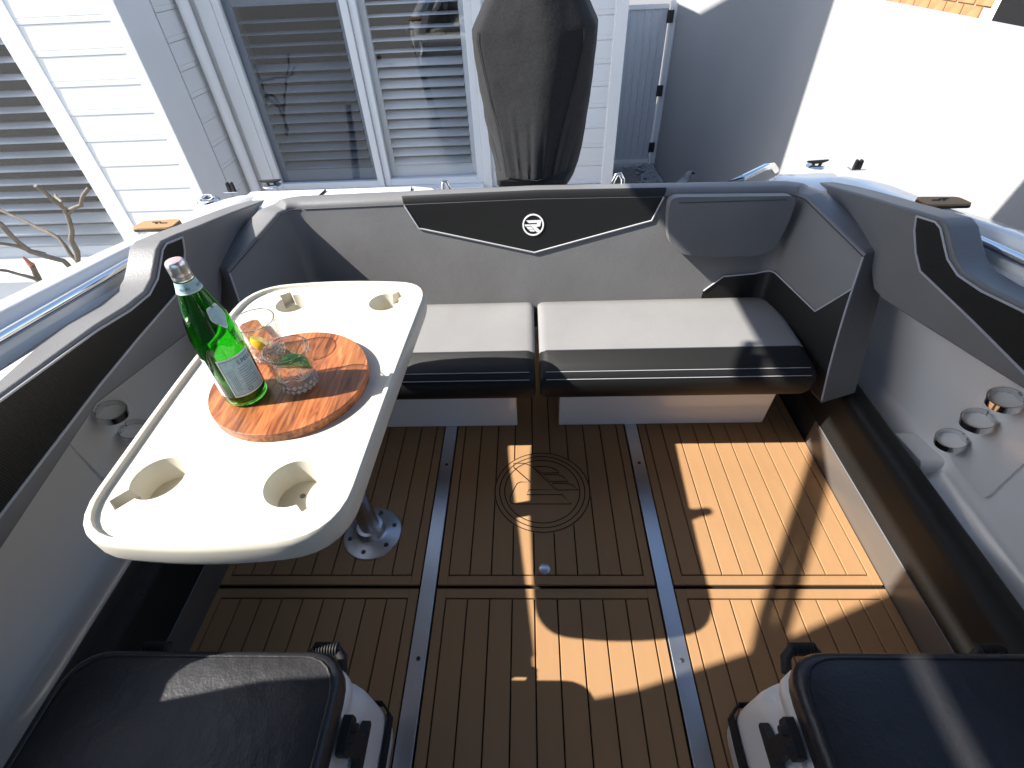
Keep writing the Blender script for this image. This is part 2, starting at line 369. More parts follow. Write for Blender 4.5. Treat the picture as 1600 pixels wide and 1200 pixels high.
LOUVRE = {}
def louvre_mesh(L, wd, th=.009):
    key = (round(L, 3), wd)
    if key in LOUVRE: return LOUVRE[key]
    s = [(-wd/2, 0), (-wd*.3, th*.42), (0, th*.5), (wd*.3, th*.42), (wd/2, 0), (wd*.3, -th*.42), (0, -th*.5), (-wd*.3, -th*.42)]
    v = [(x, d, z) for x in (-L/2, L/2) for d, z in s]; n = 8
    me = mesh(v, [tuple(range(n)), tuple(range(n, 2*n))]+[(i, (i+1) % n, n+(i+1) % n, n+i) for i in range(n)])
    me.materials.append(MATS['shutter']); LOUVRE[key] = me; return me
def shutter_window(x0, x1, y, z0, z1, pitch, tilt, frame=.045, glass='window_glass', midrail=None, wide=1.32):
    """aluminium frame > louvres; sits in the niche, glass in front"""
    f = []
    v, fc = [], []
    def addbox(a, b, c, d, e, g_):
        n = len(v); m_ = box_mesh(a, b, c, d, e, g_); v.extend([tuple(q.co) for q in m_.vertices]); fc.extend([tuple(n+i for i in p.vertices) for p in m_.polygons])
    fr = frame
    addbox(x0, x0+fr, y-.01, y+.05, z0, z1); addbox(x1-fr, x1, y-.01, y+.05, z0, z1)
    addbox(x0+fr, x1-fr, y-.008, y+.048, z0, z0+fr); addbox(x0+fr, x1-fr, y-.008, y+.048, z1-fr, z1)
    c = ((x0+x1)/2, y, (z0+z1)/2)
    wn = link('shutter_window', mesh([(a-c[0], b-c[1], d-c[2]) for a, b, d in v], fc), 'trim_white', house, c, bevel=.003)
    st = .055; ya = y+.055
    for a, b in ((x0+fr*.6, x0+fr*.6+st), (x1-fr*.6-st, x1-fr*.6)):
        box('shutter_stile', a, b, ya, ya+.03, z0+.02, z1-.02, 'shutter', wn, bevel=.003)
    box('shutter_rail', x0+fr*.6+st, x1-fr*.6-st, ya+.002, ya+.028, z0+.02, z0+.12, 'shutter', wn, bevel=.003)
    top = midrail if midrail else z1-.02
    if midrail: box('shutter_rail', x0+fr*.6+st, x1-fr*.6-st, ya+.002, ya+.028, midrail, midrail+.06, 'shutter', wn, bevel=.003)
    L = x1-x0-2*fr*.6-2*st-.004; me = louvre_mesh(L, round(pitch*wide, 4))
    z = z0+.12+pitch*.45; i = 0
    while z < z1-.06:
        if not (midrail and midrail-.035 < z < midrail+.095):
            o = link('louvre', me, None, wn, ((x0+x1)/2, ya+.015, z)); o.rotation_euler = (tilt(i, z), 0, 0)
        z += pitch; i += 1
    me.polygons.foreach_set('use_smooth', [True]*len(me.polygons)); 
    if glass:
        link('pane', mesh([(x0+fr, y+.02, z0+fr), (x1-fr, y+.02, z0+fr), (x1-fr, y+.02, z1-fr), (x0+fr, y+.02, z1-fr), (x0+fr, y+.026, z0+fr), (x1-fr, y+.026, z0+fr), (x1-fr, y+.026, z1-fr), (x0+fr, y+.026, z1-fr)],
             [(0, 1, 2, 3), (4, 5, 6, 7), (0, 1, 5, 4), (1, 2, 6, 5), (2, 3, 7, 6), (3, 0, 4, 7)]), glass, wn)
    return wn
XM = ony(583, 200, YR)[0]
box('unlit_room_panel', XT+.02, XWR-.02, YR+.27, YR+.298, ZS, 1.7, 'room_dark', house)  # dark panels behind the louvres stand in for the unlit rooms
box('unlit_room_panel', -5.6, -2.7, Y0+.27, Y0+.298, -.22, 1.9, 'room_dark', house)
shutter_window(XT+.002, XM, YR, ZS+.001, 1.66, .0605, lambda i, z: rad(30 if z < .82 else 6), midrail=1.13, glass='screen_glass', wide=1.22)
shutter_window(XM+.002, XWR-.002, YR+.02, ZS+.001, 1.66, .0605, lambda i, z: rad(33 if z < .86 else 8), midrail=1.16, wide=1.24)
shutter_window(-4.3, -2.692, Y0+.03, -.219, 1.88, .081, lambda i, z: rad(12 if z > .1 else 35), wide=1.1)
shutter_window(-5.59, -4.302, Y0+.03, -.219, 1.88, .081, lambda i, z: rad(20))

# ---------- side gate
YG = 7.55
gate = thing('side_gate', 'pale grey ribbed steel side gate between house and boundary wall', 'gate', (1.5, YG, GZ))
gl_, gr_ = ony(968, 200, YG)[0]-.5, ony(1022, 200, YG)[0]-.03
gzt, gzb = .66, GZ+.07
v, f = [], []; x = gl_; prof = []
while x < gr_:
    prof += [(x, 0), (x+.052, 0), (x+.060, -.014), (x+.072, -.014), (x+.080, 0)]; x += .088
n = len(prof); v = [(a, YG+b, z) for z in (gzb, gzt) for a, b in prof]+[(a, YG+.02, z) for z in (gzb, gzt) for a, b in prof]
f = [(i, i+1, n+i+1, n+i) for i in range(n-1)]+[(2*n+i, 2*n+i+1, 3*n+i+1, 3*n+i) for i in range(n-1)]+[(i, i+1, 2*n+i+1, 2*n+i) for i in range(n-1)]+[(n+i, n+i+1, 3*n+i+1, 3*n+i) for i in range(n-1)]
link('gate_sheet', mesh(v, f), 'steel_gate', gate)
box('gate_frame', gl_, gr_, YG-.025, YG-.016, gzt-.02, gzt+.03, 'trim_white', gate, bevel=.003)
box('gate_frame', gl_, gr_, YG-.025, YG-.016, gzb-.03, gzb+.02, 'trim_white', gate, bevel=.003)
box('gate_post', gr_+.03, gr_+.10, YG-.04, YG+.03, GZ, .85, 'trim_white', gate, bevel=.004)
box('gate_post', gr_+.14, WX-.01, YG-.05, YG+.03, GZ, .95, 'steel_gate', gate, bevel=.004)
for px, py in ((1047, 24), (1025, 140), (1010, 228)):
    z = ony(px, py, YG)[2]
    box('hinge', gr_-.02, gr_+.06, YG-.062, YG-.041, z-.07, z+.06, 'motor_grey', gate, bevel=.004)

# ---------- pebbles along the wall, one mass
pv, pf = [], []
ico = bmesh.new(); bmesh.ops.create_icosphere(ico, subdivisions=1, radius=1); iv = [v_.co.copy() for v_ in ico.verts]; iff = [[v_.index for v_ in q.verts] for q in ico.faces]; ico.free()
for i in range(1500):
    y = random.uniform(4.0, 7.5); x = WX-.02-abs(random.gauss(0, .12)); s = random.uniform(.014, .034)
    n = len(pv); M = Matrix.Rotation(random.random()*6, 3, 'Z') @ Matrix.Diagonal((s*random.uniform(.8, 1.5), s, s*.6))
    pv += [tuple(M @ q+Vector((x, y, GZ+s*.35+random.random()*.015))) for q in iv]; pf += [tuple(n+k for k in q) for q in iff]
pm = bpy.data.meshes.new('p'); pm.from_pydata(pv, [], pf)
po = link('pebbles', pm, 'stone_grey', None, smooth=True); po['kind'] = 'stuff'; tag(po, 'loose river pebbles strewn along the foot of the boundary wall', 'pebbles')

# ---------- bird ornament
bp_ = onx(1064, 284, 1.62)
bd = thing('bird_ornament', 'grey stone bird ornament standing by the wall near the pebbles', 'ornament', (bp_[0], bp_[1], GZ))
bx_, by_ = bp_[0], bp_[1]; hb = bp_[2]+.02-GZ
lathe('pedestal', [(0, 0), (.10, 0), (.10, .05), (.07, .08), (.07, hb-.24), (.09, hb-.20), (0, hb-.20)], 'stone_grey', bd, (bx_, by_, GZ), 20)
secs = []
for t, r, ox, oz in [(0, .01, -.15, .02), (.12, .03, -.12, .03), (.3, .07, -.06, .04), (.5, .09, -.01, .05), (.68, .082, .03, .09), (.8, .05, .05, .15), (.88, .04, .06, .19), (.96, .036, .07, .215), (1.0, .01, .085, .23)]:
    secs.append([(bx_+ox*.9, by_+r*math.cos(a)*.9, GZ+hb-.14+oz+r*math.sin(a)) if t < .75 else (bx_+ox+r*math.sin(a)*.8, by_+r*math.cos(a)*.9, GZ+hb-.14+oz) for a in [2*PI*k/16 for k in range(16)]])
loft('body', secs, 'stone_grey', bd, closed=True, auto=80)
tube('beak', [(bx_+.09, by_, GZ+hb+.07), (bx_+.13, by_-.005, GZ+hb+.06)], [.016, .003], 'motor_grey', bd)

# ---------- neighbour's brick house seen over the wall
nb = thing('brick_house', 'orange brick neighbouring house glimpsed above the boundary wall', 'house', (4.4, 3, GZ))
box('wall', 3.92, 6.5, -4, 9, GZ, 1.9, 'mortar', nb)
bmesh_brick = box_mesh(-.01, .01, -.113, .113, -.036, .036); bmesh_brick.materials.append(MATS['brick'])
for r_ in range(10):
    for c_ in range(12):
        y = 5.36+c_*.24+(r_ % 2)*.12; z = .30+r_*.086
        link('brick', bmesh_brick, None, nb, (3.915, y, z))
wn = box('window_frame', 3.87, 3.925, 4.0, 5.21, -.15, 1.6, 'trim_white', nb, bevel=.004)
box('pane', 3.862, 3.869, 4.08, 5.13, -.08, 1.5, 'tint_glass', wn)

# ---------- bare frangipani
tr = thing('bare_tree', 'bare frangipani with pale stubby branches beside the left gunwale', 'tree', (-2.1, 2.1, GZ))
TY = 2.2
def br(pts, r0_, r1_, name='branch', dy=0):
    P = []
    for i, (x, y) in enumerate(pts):
        P.append(ony(x, y, TY+dy*(i/(len(pts)-1))))
    # smooth a little and knot
    Q = []
    for i in range(len(P)-1):
        for t in (0, .33, .66): Q.append(P[i]*(1-t)+P[i+1]*t+np.array([random.gauss(0, .004) for _ in range(3)]))
    Q.append(P[-1]); rs = [r0_+(r1_-r0_)*i/(len(Q)-1) for i in range(len(Q))]
    rs = [a*random.uniform(.46, .62) for a in rs]
    return tube(name, Q, rs, 'bark', tr, n=9)
tube('trunk', [(-1.80, 2.2, GZ), (-1.78, 2.22, -.6), (-1.7, 2.2, -.05), (-1.66, 2.2, .28)], [.05, .045, .035, .024], 'bark', tr, n=12)
br([(150, 470), (130, 430), (112, 375), (103, 330)], .026, .018)
br([(104, 334), (85, 310), (55, 290)], .018, .014, dy=-.1)
br([(103, 330), (95, 315), (87, 305)], .015, .012, dy=.2)
br([(104, 332), (125, 318), (139, 294)], .018, .014, dy=.05)
br([(125, 410), (90, 370), (45, 348), (-40, 310)], .018, .014, dy=.1)
br([(150, 460), (100, 410), (45, 390), (0, 350), (-40, 320)], .024, .017, dy=-.1)
br([(70, 400), (25, 383), (-40, 383)], .016, .012, dy=-.15)
br([(90, 450), (30, 428), (-30, 415)], .017, .012, dy=-.12)
b_ = ony(50, 415, TY); tube('bud', [b_, b_+np.array([-.012, 0, .05])], [.016, .004], 'bud', tr)
tube('branch', [ony(62, 440, TY), b_], [.014, .013], 'bark', tr)

# ================================================================== BOAT
boat = thing('motor_boat', 'white open motor boat cockpit with grey and black upholstery and teak look floor', 'boat', (XC, 0, GZ))
def zs(Y): return .80-.14*(Y-1.32)-.095*(1-smoothstep(.19, .33, Y))            # sheer line
def xo(Y): return 1.19-.16*smoothstep(1.15, 2.05, Y)

# ---------- hull outside and inner floor pan
secs = []
for Y in (-1.6, -.8, 0, .8, 1.4, 1.9):
    h = xo(Y)+.02; z = zs(Y)-.12
    secs.append([(XC-h, Y, z), (XC-h+.06, Y, .1), (XC-h+.22, Y, -.45), (XC-.05, Y, GZ+.002), (XC+.05, Y, GZ+.002), (XC+h-.22, Y, -.45), (XC+h-.06, Y, .1), (XC+h, Y, z)])
loft('hull', secs, 'gelcoat', boat, auto=30)
box('floor_pan', XC-1.03, XC+1.03, -1.5, 1.85, -.06, -.0165, 'eva_dark', boat)
link('transom', mesh([(XC-1.03, 1.9, zs(1.9)-.06), (XC+1.03, 1.9, zs(1.9)-.06), (XC+.8, 1.9, -.45), (XC+.05, 1.9, GZ+.003), (XC-.05, 1.9, GZ+.003), (XC-.8, 1.9, -.45)], [(0, 1, 2, 3, 4, 5)]), 'gelcoat', boat)

# ---------- gunwales (white moulded decks with the scooped grab-rail recess)
def gun_section(Y, s):
    z, x = zs(Y), xo(Y); k = smoothstep(1.27, 1.12, -Y+2.39) if False else 1-smoothstep(1.14, 1.27, Y)
    end = smoothstep(1.62, 2.02, Y)
    A = [(.985, z-.16), (1.00, z-.030), (1.030, z-.012), (1.045, z-.002), (1.060, z+.001), (1.080, z+.003), (1.100, z+.004), (1.112, z+.004), (x-.012, z-.008), (x+.006, z-.04), (x+.015, z-.13)]
    zl = z-.052-.04*(1-smoothstep(.19, .33, Y))
    B = [(.985, z-.16), (1.00, zl-.016), (1.025, zl-.010), (1.036, zl-.020), (1.060, zl-.024), (1.085, zl-.014), (1.100, z-.004), (1.112, z+.004), (x-.012, z-.008), (x+.006, z-.04), (x+.015, z-.13)]
    P = [(a[0]*(1-k)+b[0]*k, a[1]*(1-k)+b[1]*k) for a, b in zip(A, B)]
    out = []
    for i, (a, b) in enumerate(P):
        if Y > 1.5: a = min(a, x+.015-(10-i)*.006)
        if end > 0: b = b-.10*end*end; a = a-.05*end
        out.append((XC+s*a, Y, b))
    return out
for s in (-1, 1):
    Ys = [-1.6, -1, -.5, 0, .15, .19, .22, .25, .28, .31, .34, .45, .6, .9, 1.05]+[1.13+.012*i for i in range(13)]+[1.34, 1.42, 1.5, 1.58, 1.66, 1.74, 1.80, 1.86, 1.91, 1.95]
    loft('gunwale', [gun_section(Y, s) for Y in Ys], 'gelcoat', boat, auto=50)

# ---------- transom deck with motor well
v, f = [], []
XS = [-1.06, -.95, -.85, -.75, -.6, -.45, -.38, -.34, -.30, -.26, -.22, 0, .22, .45, .6, .7, .74, .77, .80, .83, .86, .89, .95, 1.06]
for X in XS:
    dip = .115*(1-smoothstep(.22, .40, -X) if X < 0 else 1-smoothstep(.74, .88, X)); zt = .727-dip; yb = 1.86-.10*(1-smoothstep(.2, .42, abs(X)))
    for y, z in ((1.645, zt-.12), (1.65, zt-.012), (1.67, zt), (yb-.04, zt-.004), (yb-.01, zt-.014), (yb+.005, zt-.05), (yb+.01, zt-.3)):
        v.append((XC+X, y, z))
n = 7
f = [(i*n+k, i*n+k+1, (i+1)*n+k+1, (i+1)*n+k) for i in range(len(XS)-1) for k in range(n-1)]
td = link('transom_deck', mesh(v, f), 'gelcoat', boat, auto=60)
for s in (-1,):   # hatch joints and flush latch
    tube('hatch_joint', [(XC+s*.79, 1.655, .7285), (XC+s*.77, 1.80, .7275)], .0035, 'eva_dark', td, n=6)
    tube('hatch_joint', [(XC+s*.44, 1.655, .7285), (XC+s*.45, 1.80, .7275)], .0025, 'eva_dark', td, n=6)
lc = onz(566, 312, .73)
lathe('flush_latch', [(0, .004), (.016, .006), (.024, .004), (.028, 0)], 'chrome', td, (lc[0], lc[1], .729), 20)

# ---------- side liners
for s in (-1, 1):
    def P(a, Y, z): return (XC+s*a, Y, z)
    rows = []
    for Y in np.linspace(-1.5, 1.75, 30):
        k = smoothstep(1.15, 1.75, Y); zt = zs(Y)-.08
        rows.append([P(1.04-.10*k, Y, -.012), P(1.05-.10*k, Y, .17), P(1.075-.10*k, Y, .185), P(1.135-.13*k, Y, .21), P(1.152-.14*k, Y, .25), P(1.152-.14*k, Y, .4), P(1.145-.13*k, Y, zt-.2), P(1.12-.12*k, Y, zt-.07), P(1.06-.06*k, Y, zt)])
    lin = loft('side_liner', rows, 'gelcoat', boat, auto=70)
    # raised plate with rod clips
    q = [(.775, .24), (.965, .30), (.965, .585), (.775, .585)] if True else None
    q = round_poly([(.76, .262), (.905, .262), (.955, .31), (.955, .60), (.76, .60)], .03)
    link('clip_plate', prism_mesh(q, 0, 1, lambda a, b, h: P(1.156-.012*h, a, b)), 'gelcoat', lin, bevel=.006, seg=3)
    for i, (yy, zz) in enumerate(((.905, .335), (.885, .435), (.868, .525))):
        R_ = .036; a0, a1 = (rad(-150), rad(150)) if i == 1 else (-PI, PI)
        cx = 1.112; N = 28; vv, ff = [], []
        prof = [(R_, -.010), (R_, .010), (R_-.003, .010), (R_-.003, -.010)]
        for k in range(N+1):
            a = a0+(a1-a0)*k/N
            for r_, h_ in prof:
                # ring axis leans out of the wall
                lx, ly, lz = r_*math.cos(a), r_*math.sin(a), h_
                vv.append(P(cx-(lx*.96+lz*.28)*1.0, yy+ly, zz+lz*.96-lx*.28))
        for k in range(N):
            for j in range(4):
                a, b = k*4+j, k*4+(j+1) % 4; ff.append((a, b, b+4, a+4))
        rg = link('rod_clip', mesh(vv, ff), 'chrome', lin, auto=40)
        dv = []
        for k in range(20):
            a = 2*PI*k/20; lx, ly, lz = (R_-.0035)*math.cos(a), (R_-.0035)*math.sin(a), -.005
            dv.append(P(cx-(lx*.96+lz*.28), yy+ly, zz+lz*.96-lx*.28))
        link('clip_pad', mesh(dv, [tuple(range(20))]), 'gelcoat_grit', rg)
        tube('clip_stud', [P(1.147, yy, zz+.008), P(1.138, yy, zz+.008)], .012, 'chrome', rg, n=14)
    # moulded step inside the pocket
    q = [(.86, .0), (1.06, .0), (1.03, .17), (.90, .20)]
    link('moulded_step', prism_mesh(round_poly([(.88, .05), (1.06, .05), (1.04, .225), (.90, .245)], .02), 0, 1, lambda a, b, h: P(1.156-.075*h, a, b)), 'gelcoat', lin, bevel=.012, seg=3)

# ---------- kick panels and black padded step
for s in (-1, 1):
    def P(a, Y, z): return (XC+s*a, Y, z)
    box('kick_panel', *sorted((XC+s*.962, XC+s*.985)), -.9, 1.20, -.004, .104, 'kick_grey', boat, bevel=.003)
    box('kick_recess', *sorted((XC+s*.967, XC+s*.985)), 1.203, 1.62, -.004, .104, 'vinyl_black', boat)
    sec = [(.962, .106), (.962, .245), (.966, .262), (.978, .274), (1.0, .278), (1.03, .276), (1.046, .262), (1.052, .235), (1.052, .106)]
    st = loft('side_step', [[P(a, Y, b) for a, b in sec] for Y in np.linspace(-.9, 1.62, 14)], 'carbon_twill', boat, closed=True, auto=40)
    tube('piping', [P(.9605, Y, .107) for Y in np.linspace(-.9, 1.19, 8)], .0022, 'thread_mid', st, n=6)

# ---------- floor panels: groove-coloured base, border strips and planks as pieces
PLK = {}
def piece(name, x0, x1, y0, y1, parent, z0=-.013, z1=0.0):
    key = (round(x1-x0, 4), round(y1-y0, 4))
    c = ((x0+x1)/2, (y0+y1)/2, z1)
    if key not in PLK:
        a, b = (x1-x0)/2, (y1-y0)/2; e = .0012
        v = [(-a, -b, z0), (a, -b, z0), (a, b, z0), (-a, b, z0), (-a, -b, -e), (a, -b, -e), (a, b, -e), (-a, b, -e), (-a+e, -b+e, 0), (a-e, -b+e, 0), (a-e, b-e, 0), (-a+e, b-e, 0)]
        fc = [(8, 9, 10, 11)]+[(i, (i+1) % 4, 4+(i+1) % 4, 4+i) for i in range(4)]+[(4+i, 4+(i+1) % 4, 8+(i+1) % 4, 8+i) for i in range(4)]
        me = mesh(v, fc); me.materials.append(MATS['eva_teak']); PLK[key] = me
    return link(name, PLK[key], None, parent, c)
GR = .0036
def deck_panel(x0, x1, y0, y1, n, bw=.027, off=0):
    p = box('deck_panel', x0, x1, y0, y1, -.016, -.010, 'eva_dark', boat)
    piece('border_strip', x0, x0+bw, y0, y1, p); piece('border_strip', x1-bw, x1, y0, y1, p)
    piece('border_strip', x0+bw+.0001, x1-bw-.0001, y0, y0+bw, p); piece('border_strip', x0+bw+.0001, x1-bw-.0001, y1-bw, y1, p)
    a, b = x0+bw, x1-bw; xs = [a+(b-a)*k/n for k in range(n+1)]
    for i in range(len(xs)-1):
        l_, r_ = xs[i]+(GR if i == 0 else GR/2), xs[i+1]-(GR if i == len(xs)-2 else GR/2)
        if r_-l_ > .006: piece('plank', l_, r_, y0+bw+GR, y1-bw-GR, p)
    return p
YS = .655
cols = [(-.945, -.338), (-.284, .346), (.400, .985)]
dp = {}
for j, (a, b) in enumerate(cols):
    dp[j] = deck_panel(a, b, YS+.006, 1.84, 9)
    deck_panel(a, b, -.55, YS-.006, 9, off=.5 if j == 1 else .2)
for a, b in ((-.336, -.286), (.348, .398)):
    st = box('floor_track', a+.003, b-.003, -.55, 1.84, -.012, .0035, 'alloy', boat, bevel=.0015)
    for yy in (.46, 1.1):
        lathe('screw', [(0, .0012), (.004, .0012), (.006, 0)], 'motor_grey', st, ((a+b)/2+.002, yy, .0036), 10)
# emblem routed in the centre panel
EC = onz(847, 766, 0); ER = .163
em = lathe('emblem_disc', [(0, .0012), (ER-.002, .0012), (ER, .0004), (ER, -.003)], 'eva_teak', dp[1], (EC[0], EC[1], .0003), 72)
def inlay(name, px, closed, zz=.0018, wd=.0036, m='eva_dark', parent=em):
    P = [onz(x, y, zz) for x, y in px]
    if closed: P.append(P[0]); P.append(P[1])
    v, f = [], []
    N = len(P)
    for i in range(N):
        t = P[min(i+1, N-1)]-P[max(i-1, 0)]; t = t/np.linalg.norm(t); nn = np.array([-t[1], t[0], 0])*wd/2
        v += [P[i]+nn, P[i]-nn]
    f = [(2*i, 2*i+1, 2*i+3, 2*i+2) for i in range(N-1)]
    return link(name, mesh(v, f), m, parent)
for k, r_ in enumerate((ER-.003, ER-.019, ER-.036)):
    me = mesh(*lathe_data([(r_-.0017, 0), (r_+.0017, 0)], 72)); link('emblem_ring', me, 'eva_dark', em, (EC[0], EC[1], .0018))
def cp(pts): return [(760+x/7.5, 680+y/7.5) for x, y in pts]
for i, pts in enumerate(([(322, 378), (515, 548), (400, 548), (360, 565), (340, 600), (280, 720), (276, 770), (300, 800), (360, 806), (1000, 806), (885, 697), (473, 697), (497, 640), (812, 640), (590, 420), (520, 355), (440, 330), (320, 328)],
          [(560, 370), (700, 366), (780, 385), (830, 415), (852, 440), (640, 445)], [(665, 463), (840, 463), (900, 485), (960, 540), (745, 543)], [(770, 563), (950, 563), (1010, 585), (1078, 640), (835, 643)])):
    inlay('emblem_line', cp(pts), i > 0 or True, .0018+.0002*i)
dk = onz(851, 889, 0)
lathe('deck_plug', [(0, .003), (.0145, .003), (.017, .001), (.017, -.004)], 'alloy', boat, (dk[0], dk[1], .001), 24)

# ---------- coaming bolsters with black ribbed inserts
XB_ = .968
bol_top = [(1270, 283), (1300, 291), (1330, 299), (1365, 309), (1400, 320), (1440, 331), (1470, 341), (1481, 356), (1486, 380), (1492, 403), (1506, 424), (1540, 446), (1600, 476)]
bol_bot = [(1600, 610), (1520, 559), (1440, 508), (1378, 468), (1364, 452), (1361, 430), (1360, 395), (1352, 377), (1310, 336), (1275, 303)]
ins_top = [(1434, 338), (1464, 347), (1472, 357), (1477, 380), (1483, 405), (1499, 430), (1536, 455), (1600, 486)]
ins_bot = [(1600, 580), (1520, 500), (1440, 424), (1433, 395), (1431, 360)]
def tr_(pts): return [tuple(onx(x, y, XC+XB_)[1:]) for x, y in pts]
bt, bb, it, ib = map(tr_, (bol_top, bol_bot, ins_top, ins_bot))
def ext(a, b, Y):    # straight on, forward of the frame
    k = (Y-b[0])/(b[0]-a[0]); return (Y, b[1]+(b[1]-a[1])*k*.6)
def fwd(top, bot, Y=-1.0):
    a = ext(top[-2], top[-1], Y); b = ext(bot[1], bot[0], Y)
    if a[1]-b[1] < .1: b = (Y, a[1]-.22)
    za = ext(top[-2], top[-1], .27)[1]; zb = bot[0][1]
    return top+[(.27, za), (.22, .685), (Y, .685), (Y, .60), (.25, .60)]+bot
bpoly, ipoly = fwd(bt, bb), fwd(it, ib)
ipoly = it+[(.30, ext(it[-2], it[-1], .30)[1]), (.30, .66)]+ib
for s in (-1, 1):
    def P(a, Y, z): return (XC+s*a, Y, z)
    b_ = link('coaming_bolster', prism_mesh(bpoly, 0, 1, lambda a, b, h: P(XB_+.075*h, a, b)), 'vinyl_grey', boat, bevel=.016, seg=4)
    b_['label'] = ('left' if s < 0 else 'right')+' grey padded coaming bolster with black ribbed insert'
    i_ = link('ribbed_insert', prism_mesh(ipoly, 0, 1, lambda a, b, h: P(XB_-.003+.01*h, a, b)), 'carbon_rib', b_, bevel=.0025, seg=2)
    path = [P(XB_-.003, a, b) for a, b in ipoly]; path.append(path[0])
    tube('piping', path, .0028, 'thread', i_, n=6)
    # stitch line along the top roll
    tube('stitching', [P(XB_+.004, a, b-.004) for a, b in bt], .0016, 'thread_dark', b_, n=5)

# ---------- grab rails, cup-holder pads, cleats
for s in (-1, 1):
    def P(a, Y, z): return (XC+s*a, Y, z)
    zr = lambda Y: .792-.125*(Y-1.19)
    tube('grab_rail', [P(1.075, 1.215, zr(1.215)-.012), P(1.078, 1.195, zr(1.19))]+[P(1.078, Y, zr(Y)) for Y in (1.15, 1.0, .8, .6, .42)]+[P(1.09, .36, zr(.4)-.03)], .0125, 'chrome', boat, n=14)
    yc = 1.362; xa, xb = 1.045, 1.175
    q = round_poly([(xa, yc-.042), (xb-.01, yc-.045), (xb, yc+.03), (xa+.02, yc+.042)], .018)
    zc = zs(yc)+.006
    pd = link('gunwale_pad', prism_mesh(q, 0, .006, lambda a, b, h: P(a, b, zs(b)+.005+h)), 'black_plastic', boat)
    pt = link('pad_top', prism_mesh([(a*.985+.0165, (b-yc)*.97+yc) for a, b in q], 0, .006, lambda a, b, h: P(a, b, zs(b)+.0112+h)), 'eva_teak', pd, bevel=.0015)
    for pts in ([(-.030, -.006), (-.008, -.006), (-.004, .002), (-.026, .002)], [(-.004, .006), (.022, .006), (.026, .013), (.0, .013)], [(-.004, -.008), (.004, -.008), (.012, .003), (.004, .003)]):
        link('pad_mark', prism_mesh([(1.11+a, yc+b) for a, b in pts], 0, .001, lambda a, b, h: P(a, b, zs(b)+.0175+h)), 'eva_dark', pt)
def on_gun(px, py, s):
    z = .74
    for _ in range(6): q = onz(px, py, z); z = zs(q[1])+.005-.10*smoothstep(1.62, 2.02, q[1])**2
    return q
def cleat(q, ang=0):
    pl = lathe('cleat', [(0, .006), (.036, .006), (.042, .002), (.042, 0)], 'chrome', boat, (q[0], q[1], q[2]), 24)
    d = np.array([math.cos(ang), math.sin(ang), 0])
    for k in (-.016, .016): tube('cleat_post', [q+d*k+[0, 0, .004], q+d*k+[0, 0, .02]], .007, 'black_plastic', pl)
    tube('cleat_horn', [q-d*.048+[0, 0, .024], q-d*.02+[0, 0, .02], q+d*.02+[0, 0, .02], q+d*.048+[0, 0, .024]], [.004, .008, .008, .004], 'black_plastic', pl)
cleat(on_gun(425, 290, -1), .1); cleat(on_gun(1275, 260, 1), .1)
for px, py, s in ((363, 299, -1), (1338, 264, 1)):
    q = on_gun(px, py, s)
    pl = box('light_base', q[0]-.03, q[0]+.03, q[1]-.02, q[1]+.02, q[2], q[2]+.004, 'chrome', boat, bevel=.0015)
    for k in (-.009, .009):
        link('light_socket', prism_mesh([(-.009, 0), (.009, 0), (.008, .03), (.003, .036), (-.006, .033)], -.008, .008, lambda a, b, h: (q[0]+k+a*.8, q[1]+h, q[2]+.004+b)), 'black_plastic', pl, bevel=.002)
q = on_gun(326, 314, -1)
rh = lathe('rod_holder', [(.020, .004), (.024, .008), (.034, .006), (.038, 0)], 'chrome', boat, tuple(q), 24)
lathe('holder_cap', [(0, .006), (.02, .006), (.021, .002)], 'black_plastic', rh, tuple(q), 20)
tube('cap_ring', [q+np.array([.02*math.cos(a), .02*math.sin(a)*.5, .012+.006*math.sin(a)]) for a in np.linspace(0, 2*PI, 18)], .0025, 'chrome', rh, n=6)

# aft handrails
def aft(px, py, Y): return ony(px, py, Y)
for pts in ([(698, 306), (692, 292), (692, 284), (697, 284), (703, 295), (709, 306)], [(952, 302), (957, 285), (963, 273), (969, 272), (973, 280), (974, 302)]):
    P_ = [aft(x, y, 1.80) for x, y in pts]
    P_[0] = P_[0]+np.array([0, .0, -.06]); P_[-1] = P_[-1]+np.array([0, .0, -.06])
    tube('ladder_rail', P_, .0075, 'chrome', boat, n=10)
r_ = [onz(1118, 300, .60), onz(1128, 292, .705), onz(1160, 278, .735), onz(1195, 261, .745), onz(1207, 259, .735), onz(1212, 266, .68)]
tube('stern_rail', r_, .0115, 'chrome', boat, n=12)

# ---------- rear lounge: bases, backrest, corner pads
sb = {}
for a, b in ((-.84, -.056), (.100, .866)):
    bl = link('seat_base', prism_mesh([(a, 0), (b, 0), (b+(.012 if b > .5 else 0), .29), (a, .29)], 0, 1, lambda u, v_, h: (u, 1.285+.28*h, v_+.0005)), 'gelcoat', boat, bevel=.006, seg=3)

